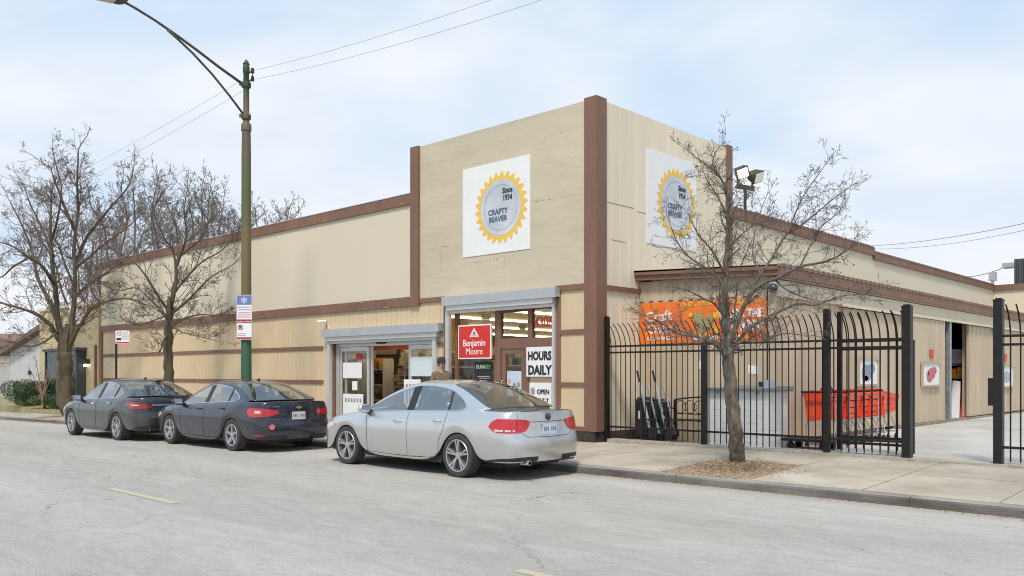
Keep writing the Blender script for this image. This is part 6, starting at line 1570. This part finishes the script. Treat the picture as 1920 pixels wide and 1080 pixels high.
def ring(q, c, r_, w, y0=0):
    n = 20
    for k in range(n):
        a0, a1 = 2*math.pi*k/n, 2*math.pi*(k+1)/n
        q.bar(Vector(c)+Vector((0, r_*math.cos(a0), r_*math.sin(a0))), Vector(c)+Vector((0, r_*math.cos(a1), r_*math.sin(a1))), w, .006)
def badgeA(add, back_, topd, M):
    c, n = back_(0, .925); c = c+Vector((-.012,0,0))
    def f(q):
        ring(q, c, .048, .008)
        for s in (1, -1):
            q.bar(c+Vector((0,s*.028,.036)), c+Vector((0,s*.006,-.002)), .006, .007); q.bar(c+Vector((0,s*.042,.012)), c+Vector((0,s*.020,-.040)), .006, .007); q.bar(c+Vector((0,s*.020,-.040)), c+Vector((0,0,-.004)), .006, .007)
    add('emblem', M['plasticb'], f)
    # lid spoiler edge
    add('spoiler', M['gap'], lambda q: q.tube([back_(y, 1.012)[0]+Vector((-.002,0,.006-.02*(y/.7)**2)) for y in [-.62+.062*k for k in range(21)]], .006, 5))
def badgeB(add, back_, topd, M):
    c, n = back_(0, .90); c = c+Vector((-.012,0,0))
    add('emblem', mat('gold_emblem', (.55,.45,.22), .3, .8, var=.1), lambda q: q.prism([(-.075,.012),(-.03,.012),(-.022,.03),(.03,.03),(.022,.012),(.075,.012),(.065,-.012),(.02,-.012),(.014,-.03),(-.034,-.03),(-.026,-.012),(-.085,-.012)], c, (0,1,0), (0,0,1), (-.006,0,0)))
    for y, z, w in ((.50, .925, .10), (.50, .665, .09)):
        p, n = back_(y, z); add('name_badge', M['chromec'], lambda q: [q.obox(p+Vector((-.008,-w*.7+w*.22*k,0)), (.002,0,0), (0,w*.07,0), (0,0,.010)) for k in range(7)])
    p, n = back_(.60, .52); add('bumper_sticker', mat('pink_red_sticker', (.72,.16,.13), .5, var=.2, scale=30), lambda q: q.prism([(.055*math.cos(a*.35)*(1+.07*(a % 2)), .055*math.sin(a*.35)*(1+.07*(a % 2))) for a in range(18)], p+n*.004, (n.y, -n.x, 0), (0,0,1), n*.004))
def badgeC(add, back_, topd, M):
    c, n = back_(0, .93); c = c+Vector((-.012,0,0))
    add('emblem', M['chromec'], lambda q: (ring(q, c, .045, .010), q.obox(c, (.004,0,0), (0,.06,0), (0,0,.009))))
    add('boot_chrome_strip', M['chromec'], lambda q: [q.bar(back_(y0, .845)[0]+Vector((-.012,0,0)), back_(y0+.1, .845)[0]+Vector((-.012,0,0)), .02, .03) for y0 in [-.5+.1*k for k in range(10)]])

def topset(A, C):
    """rows 7..10 of the cabin from short tables: station -> (x, z6, y6, x7, z7, y7, x8, z8, x9, z9)"""
    out = {}
    for i, (x6, y6, z6, x7, y7, z7, x8, y8, z8, x9, z9) in A.items(): out[i] = [(x6, y6, z6), (x7, y7, z7), (x8, y8, z8), (x9, 0, z9)]
    return out
# silver saloon -----------------------------------------------------------
TA = topset({
 10: (.96,.80,.925, 1.02,.775,.935, 1.22,.42,.965, 1.32,.975),
 11: (.62,.755,1.085, .68,.735,1.10, .86,.40,1.16, .95,1.175),
 12: (.20,.69,1.265, .25,.665,1.295, .42,.37,1.335, .50,1.345),
 13: (-.22,.635,1.365, -.17,.605,1.405, -.05,.34,1.445, 0.,1.455),
 14: (-.285,.63,1.377, -.30,.60,1.418, -.25,.33,1.46, -.22,1.47),
 15: (-.70,.63,1.375, -.70,.595,1.42, -.70,.33,1.465, -.70,1.475),
 16: (-1.02,.64,1.33, -1.02,.60,1.395, -1.06,.33,1.44, -1.08,1.452),
 17: (-1.16,.66,1.285, -1.16,.61,1.365, -1.22,.34,1.405, -1.25,1.418),
 18: (-1.36,.70,1.19, -1.38,.64,1.29, -1.45,.37,1.325, -1.48,1.335),
 19: (-1.54,.765,1.05, -1.62,.685,1.185, -1.70,.41,1.215, -1.73,1.222),
 20: (-1.70,.80,1.03, -1.84,.725,1.09, -1.90,.44,1.115, -1.93,1.12),
 21: (-1.80,.81,1.02, -1.98,.745,1.035, -2.04,.46,1.055, -2.06,1.06)}, 0)
silver = paint('silver_metallic_paint', (.67,.665,.655), .8, .28, dust=.25)
PA = dict(qx=(-1.16, .985, -1.10, 1.32), H=1.48, WB=2.80, W=.915, nose=2.33, tail=-2.53, xA=.62, xB=-.25, sill=.21, belt=[(2.3,.74),(1.9,.80),(1.4,.88),(1.0,.915),(.6,.935),(0,.955),(-1.,.985),(-1.6,1.005),(-2.1,1.01),(-2.4,1.0)],
  top=TA, dlo_end=18, pill=99, rg=(16, 20), hoodc=.05, deckc=.018, hoodx=[(0, .30), (2.3, 0)], deckx=[(-2.5,-.05), (-1.9,-.1)],
  rear=(.05,.03,.0,-.0,.05,.075,.09), rearz=(.27,.27,.42,.60,.70,.93,1.012), paint=silver, mirror=(.78, .985), handles=[(-.02,.80), (-.98,.83)], trim=M['chromec'],
  gaps=[[(.86,.93),(.80,.80),(.78,.5),(.80,.26)], [(-.25,.95),(-.25,.6),(-.25,.26)], [(-1.17,.97),(-1.12,.72),(-1.02,.55),(-.99,.40),(-.97,.26)], [(.80,.27),(-.25,.25),(-.95,.27)]],
  rgaps=[[(-.62,.985),(-.60,.9),(-.56,.70),(-.48,.64),(0,.63),(.48,.64),(.56,.70),(.60,.9),(.62,.985)], [(-.5,.855),(0,.855),(.5,.855)]],
  lamp=[(112,.79,.80), (117,.735,.87), (124,.705,.905), (136,.70,.905), (150,.70,.90), (160,.73,.89), (166,.82,.87)],
  lamp2=[(M['tail2'], [(146.5,.74,.895),(148,.74,.895)]), (M['clear'], [(121,.725,.755),(144,.72,.745)])],
  pz=.745, py=.0, platem=M['plate'], badge=badgeA, valance=[(108,.27,.30),(130,.27,.335),(150,.26,.35),(178,.26,.35)], pipe=(.27, (.52,)), xroof=-.92, spokes=(5, 'double'), rr=.245)
car('parked_car', (-10.82, 9.68, 0), math.pi, 'silver saloon car with ten spoke wheels in front of the shop window', PA).rotation_euler = (0, 0, math.pi)
# navy saloon ---------------------------------------------------------------
TB = topset({
 10: (.94,.80,.905, 1.00,.775,.915, 1.24,.42,.945, 1.36,.955),
 11: (.60,.75,1.07, .66,.73,1.085, .86,.40,1.14, .96,1.155),
 12: (.18,.68,1.25, .23,.655,1.28, .42,.37,1.32, .50,1.33),
 13: (-.22,.63,1.345, -.17,.60,1.385, -.05,.34,1.425, 0.,1.435),
 14: (-.285,.625,1.355, -.30,.595,1.398, -.25,.33,1.44, -.22,1.45),
 15: (-.70,.63,1.345, -.70,.595,1.395, -.72,.33,1.44, -.74,1.45),
 16: (-1.02,.645,1.285, -1.02,.605,1.36, -1.10,.33,1.41, -1.12,1.42),
 17: (-1.16,.665,1.24, -1.16,.62,1.325, -1.28,.34,1.375, -1.30,1.385),
 18: (-1.36,.70,1.165, -1.40,.655,1.25, -1.55,.37,1.285, -1.58,1.295),
 19: (-1.56,.76,1.06, -1.64,.70,1.155, -1.80,.41,1.18, -1.84,1.19),
 20: (-1.72,.80,1.01, -1.86,.735,1.075, -2.02,.44,1.095, -2.06,1.10),
 21: (-1.82,.815,1.0, -2.0,.755,1.03, -2.14,.46,1.045, -2.17,1.05)}, 0)
navy = paint('dark_navy_metallic_paint', (.010,.012,.026), .2, .3, dust=.10, dcol=(.20,.20,.21))
PB = dict(PA, WB=2.76, W=.92, nose=2.32, tail=-2.50, sill=.19, belt=[(2.3,.72),(1.9,.80),(1.4,.875),(1.0,.895),(.6,.915),(0,.94),(-1.,.985),(-1.6,1.005),(-2.1,1.01),(-2.4,1.0)], top=TB, paint=navy, dlo_end=18,
  trim=M['chromec'], mirror=(.76,.97), handles=[(-.05,.83), (-1.0,.86)], rgaps=[[(-.60,.985),(-.56,.8),(-.50,.64),(0,.63),(.50,.64),(.56,.8),(.60,.985)], [(-.45,.83),(0,.83),(.45,.83)]],
  lamp=[(108,.80,.87), (113,.735,.885), (124,.715,.895), (140,.725,.885), (152,.74,.865), (164,.78,.84)],
  lamp2=[(M['clear'], [(126,.79,.845),(136,.79,.84)]), (M['tail2'], [(139,.745,.865),(142,.745,.865)])], refl=[(122,.345,.37),(128,.335,.375),(138,.335,.37),(143,.35,.36)],
  pz=.735, platem=M['plate2'], badge=badgeB, valance=[(128,.27,.29),(134,.26,.33),(150,.26,.34),(178,.26,.35)], pipe=None, spokes=(5, 'single'), rr=.225, rear=(.05,.03,.0,-.01,.05,.04,.06), rearz=(.27,.27,.40,.56,.66,.92,1.015), deckc=.02)
car('parked_car', (-17.46, 9.62, -.016), math.pi, 'dark navy saloon car with a pink sticker on its bumper, middle of the row', PB).rotation_euler = (0, 0, math.pi+R(.3))
# charcoal saloon -------------------------------------------------------------
TC = topset({k: (v[0][0], v[0][1], v[0][2]-.0, v[1][0], v[1][1], v[1][2], v[2][0], v[2][1], v[2][2], v[3][0], v[3][2]) for k, v in TB.items()}, 0)
char = paint('charcoal_metallic_paint', (.020,.022,.023), .25, .34, dust=.20, dcol=(.26,.26,.25))
PC = dict(PB, paint=char, top=TC, WB=2.79, lamp=[(100,.86,.87), (108,.83,.90), (118,.775,.915), (132,.755,.905), (148,.765,.87), (160,.80,.83)], lamp2=[(M['clear'], [(122,.835,.86),(138,.83,.85)])], tailm=M['tail2'], refl=None,
  badge=badgeC, pipe=(.30, (.55, -.55)), spokes=(5, 'v'), rr=.235, valance=[(118,.27,.29),(134,.26,.36),(150,.26,.38),(178,.26,.38)], handlem=M['chromec'], platem=M['plate'], pz=.70)
car('parked_car', (-22.35, 9.30, gx(-22.35)+.0), math.pi, 'dusty charcoal saloon car with chrome door handles, farthest of the row', dict(PC, scale=1.03)).rotation_euler = (0, 0, math.pi)
# ================================================================ person by the doors
def person():
    X, Y = -14.32, 12.9; z0 = gz(X, Y)
    r = empty('person', (X, Y, z0), 'person in dark cap and tan jacket standing behind the silver car between the doors', 'person')
    def skin(name, verts, edges, rad, m, lv=2):
        me = bpy.data.meshes.new(name); me.from_pydata([Vector(v) for v in verts], edges, [])
        o = bpy.data.objects.new(name, me); COL.objects.link(o)
        sk = o.modifiers.new('s', 'SKIN'); 
        for i, q in enumerate(rad): me.skin_vertices[0].data[i].radius = (q, q) if not isinstance(q, tuple) else q
        me.skin_vertices[0].data[0].use_root = True
        ss = o.modifiers.new('d', 'SUBSURF'); ss.levels = lv; ss.render_levels = lv
        dg = bpy.context.evaluated_depsgraph_get(); m2 = bpy.data.meshes.new_from_object(o.evaluated_get(dg)); bpy.data.objects.remove(o)
        m2.materials.clear(); m2.materials.append(m); m2.polygons.foreach_set('use_smooth', [True]*len(m2.polygons))
        o = bpy.data.objects.new(name, m2); COL.objects.link(o); o.parent = r; return o
    skinm = mat('skin', (.42,.26,.19), .6, var=.05); jac = mat('tan_jacket_cloth', (.17,.125,.085), .9, var=.25, scale=6); tr = mat('dark_trousers_cloth', (.05,.055,.07), .85, var=.2)
    V = [(0,0,.95), (0,0,1.15), (0,.0,1.38), (0,.0,1.49), (0,-.01,1.56), (0,-.02,1.645), (0,-.015,1.74),
         (.175,0,1.415), (.25,.0,1.17), (.24,-.12,.95), (-.175,0,1.415), (-.25,0,1.17), (-.24,-.12,.95),
         (.10,0,.9), (.11,-.02,.5), (.11,0,.1), (.11,-.16,.04), (-.10,0,.9), (-.11,.02,.5), (-.11,.03,.1), (-.11,-.13,.04)]
    E_ = [(0,1),(1,2),(2,3),(3,4),(4,5),(5,6),(2,7),(7,8),(8,9),(2,10),(10,11),(11,12),(0,13),(13,14),(14,15),(15,16),(0,17),(17,18),(18,19),(19,20)]
    Rr = [(.15,.11),(.145,.105),(.16,.115),(.065,.06),(.055,.055),(.082,.098),(.07,.085),.062,.048,.034,.062,.048,.034,.085,.06,.042,.04,.085,.06,.042,.04]
    skin('body', V, E_, Rr, skinm)
    skin('jacket', [V[0],V[1],V[2],(0,0,1.525),V[7],V[8],(.24,-.10,1.0),V[10],V[11],(-.24,-.10,1.0)], [(0,1),(1,2),(2,3),(2,4),(4,5),(5,6),(2,7),(7,8),(8,9)], [(.18,.135),(.175,.13),(.19,.14),(.08,.08),.083,.066,.052,.083,.066,.052], jac)
    skin('trousers', [(0,0,.93),(.1,0,.86),(.11,-.02,.5),(.11,0,.12),(-.1,0,.86),(-.11,.02,.5),(-.11,.03,.12)], [(0,1),(1,2),(2,3),(0,4),(4,5),(5,6)], [(.165,.12),.105,.078,.06,.105,.078,.06], tr)
    hands = MB()
    for s in (-1, 1):
        c = Vector((s*.24, -.14, .88)); hands.tube([c+Vector((0,.01,.06)), c, c-Vector((0,.005,.05))], [.028,.038,.032], 8)
        for k in range(4):
            a = c+Vector((s*.0, -.03+.02*k, -.05)); hands.tube([a, a+Vector((-s*.006, -.004, -.035-.006*(k in (1,2)))), a+Vector((-s*.02, -.004, -.062-.008*(k in (1,2))))], [.0095,.009,.007], 6)
        hands.tube([c+Vector((0,-.035,.02)), c+Vector((-s*.015,-.06,-.015)), c+Vector((-s*.02,-.062,-.045))], [.012,.011,.008], 6)
    hands.build('hands', skinm, r, local=True, smooth=True)
    f = MB(); f.prism([(-.012,0),(.012,0),(.006,.045),(-.006,.045)], (0,-.118,1.625), EX, EZ, (0,-.02,0)); f.build('nose', skinm, r, local=True)
    f = MB(); [f.lathe([(0,-.008),(.011,-.004),(.011,.004),(0,.008)], (s*.034, -.108, 1.68), axis='y', n=8) for s in (-1, 1)]; f.build('eyes', M['black'], r, local=True)
    f = MB(); f.box(-.026, .026, -.113, -.1, 1.597, 1.605); f.build('mouth', mat('lips', (.3,.12,.1), .6, var=0), r, local=True)
    f = MB(); [f.lathe([(0,-.02),(.014,-.012),(.016,.0),(.012,.014),(0,.02)], (s*.088, -.0, 1.66), n=8) for s in (-1, 1)]; f.build('ears', skinm, r, local=True)
    hr = MB(); hr.lathe([(.086,1.62),(.093,1.67),(.095,1.71),(.09,1.75)], (0,.012,0), n=18, cap=False); hr.build('hair', mat('dark_hair', (.03,.022,.018), .8, var=.2), r, local=True, smooth=True)
    cp = MB(); cp.lathe([(.099,1.705),(.101,1.74),(.092,1.79),(.066,1.82),(.03,1.832),(0,1.834)], (0,-.0,0), n=22); cp.prism([(-.075,0),(-.06,-.075),(0,-.095),(.06,-.075),(.075,0)], (0,-.085,1.715), (1,0,0), (0,1,.15), (0,0,.01)); cp.build('cap', mat('dark_cap_cloth', (.035,.037,.05), .85, var=.2), r, local=True, smooth=False)
    sh = MB()
    for s, dy in ((1, 0), (-1, .03)):
        sh.prism([(-.05,.08),(.05,.08),(.055,-.1),(.03,-.2),(-.03,-.2),(-.05,-.1)], (s*.11, dy, .0), (1,0,0), (0,1,0), (0,0,.08))
    sh.build('shoes', M['rubber'], r, local=True)
    r.rotation_euler = (0, 0, R(70)); r.scale = (.97,)*3
person()
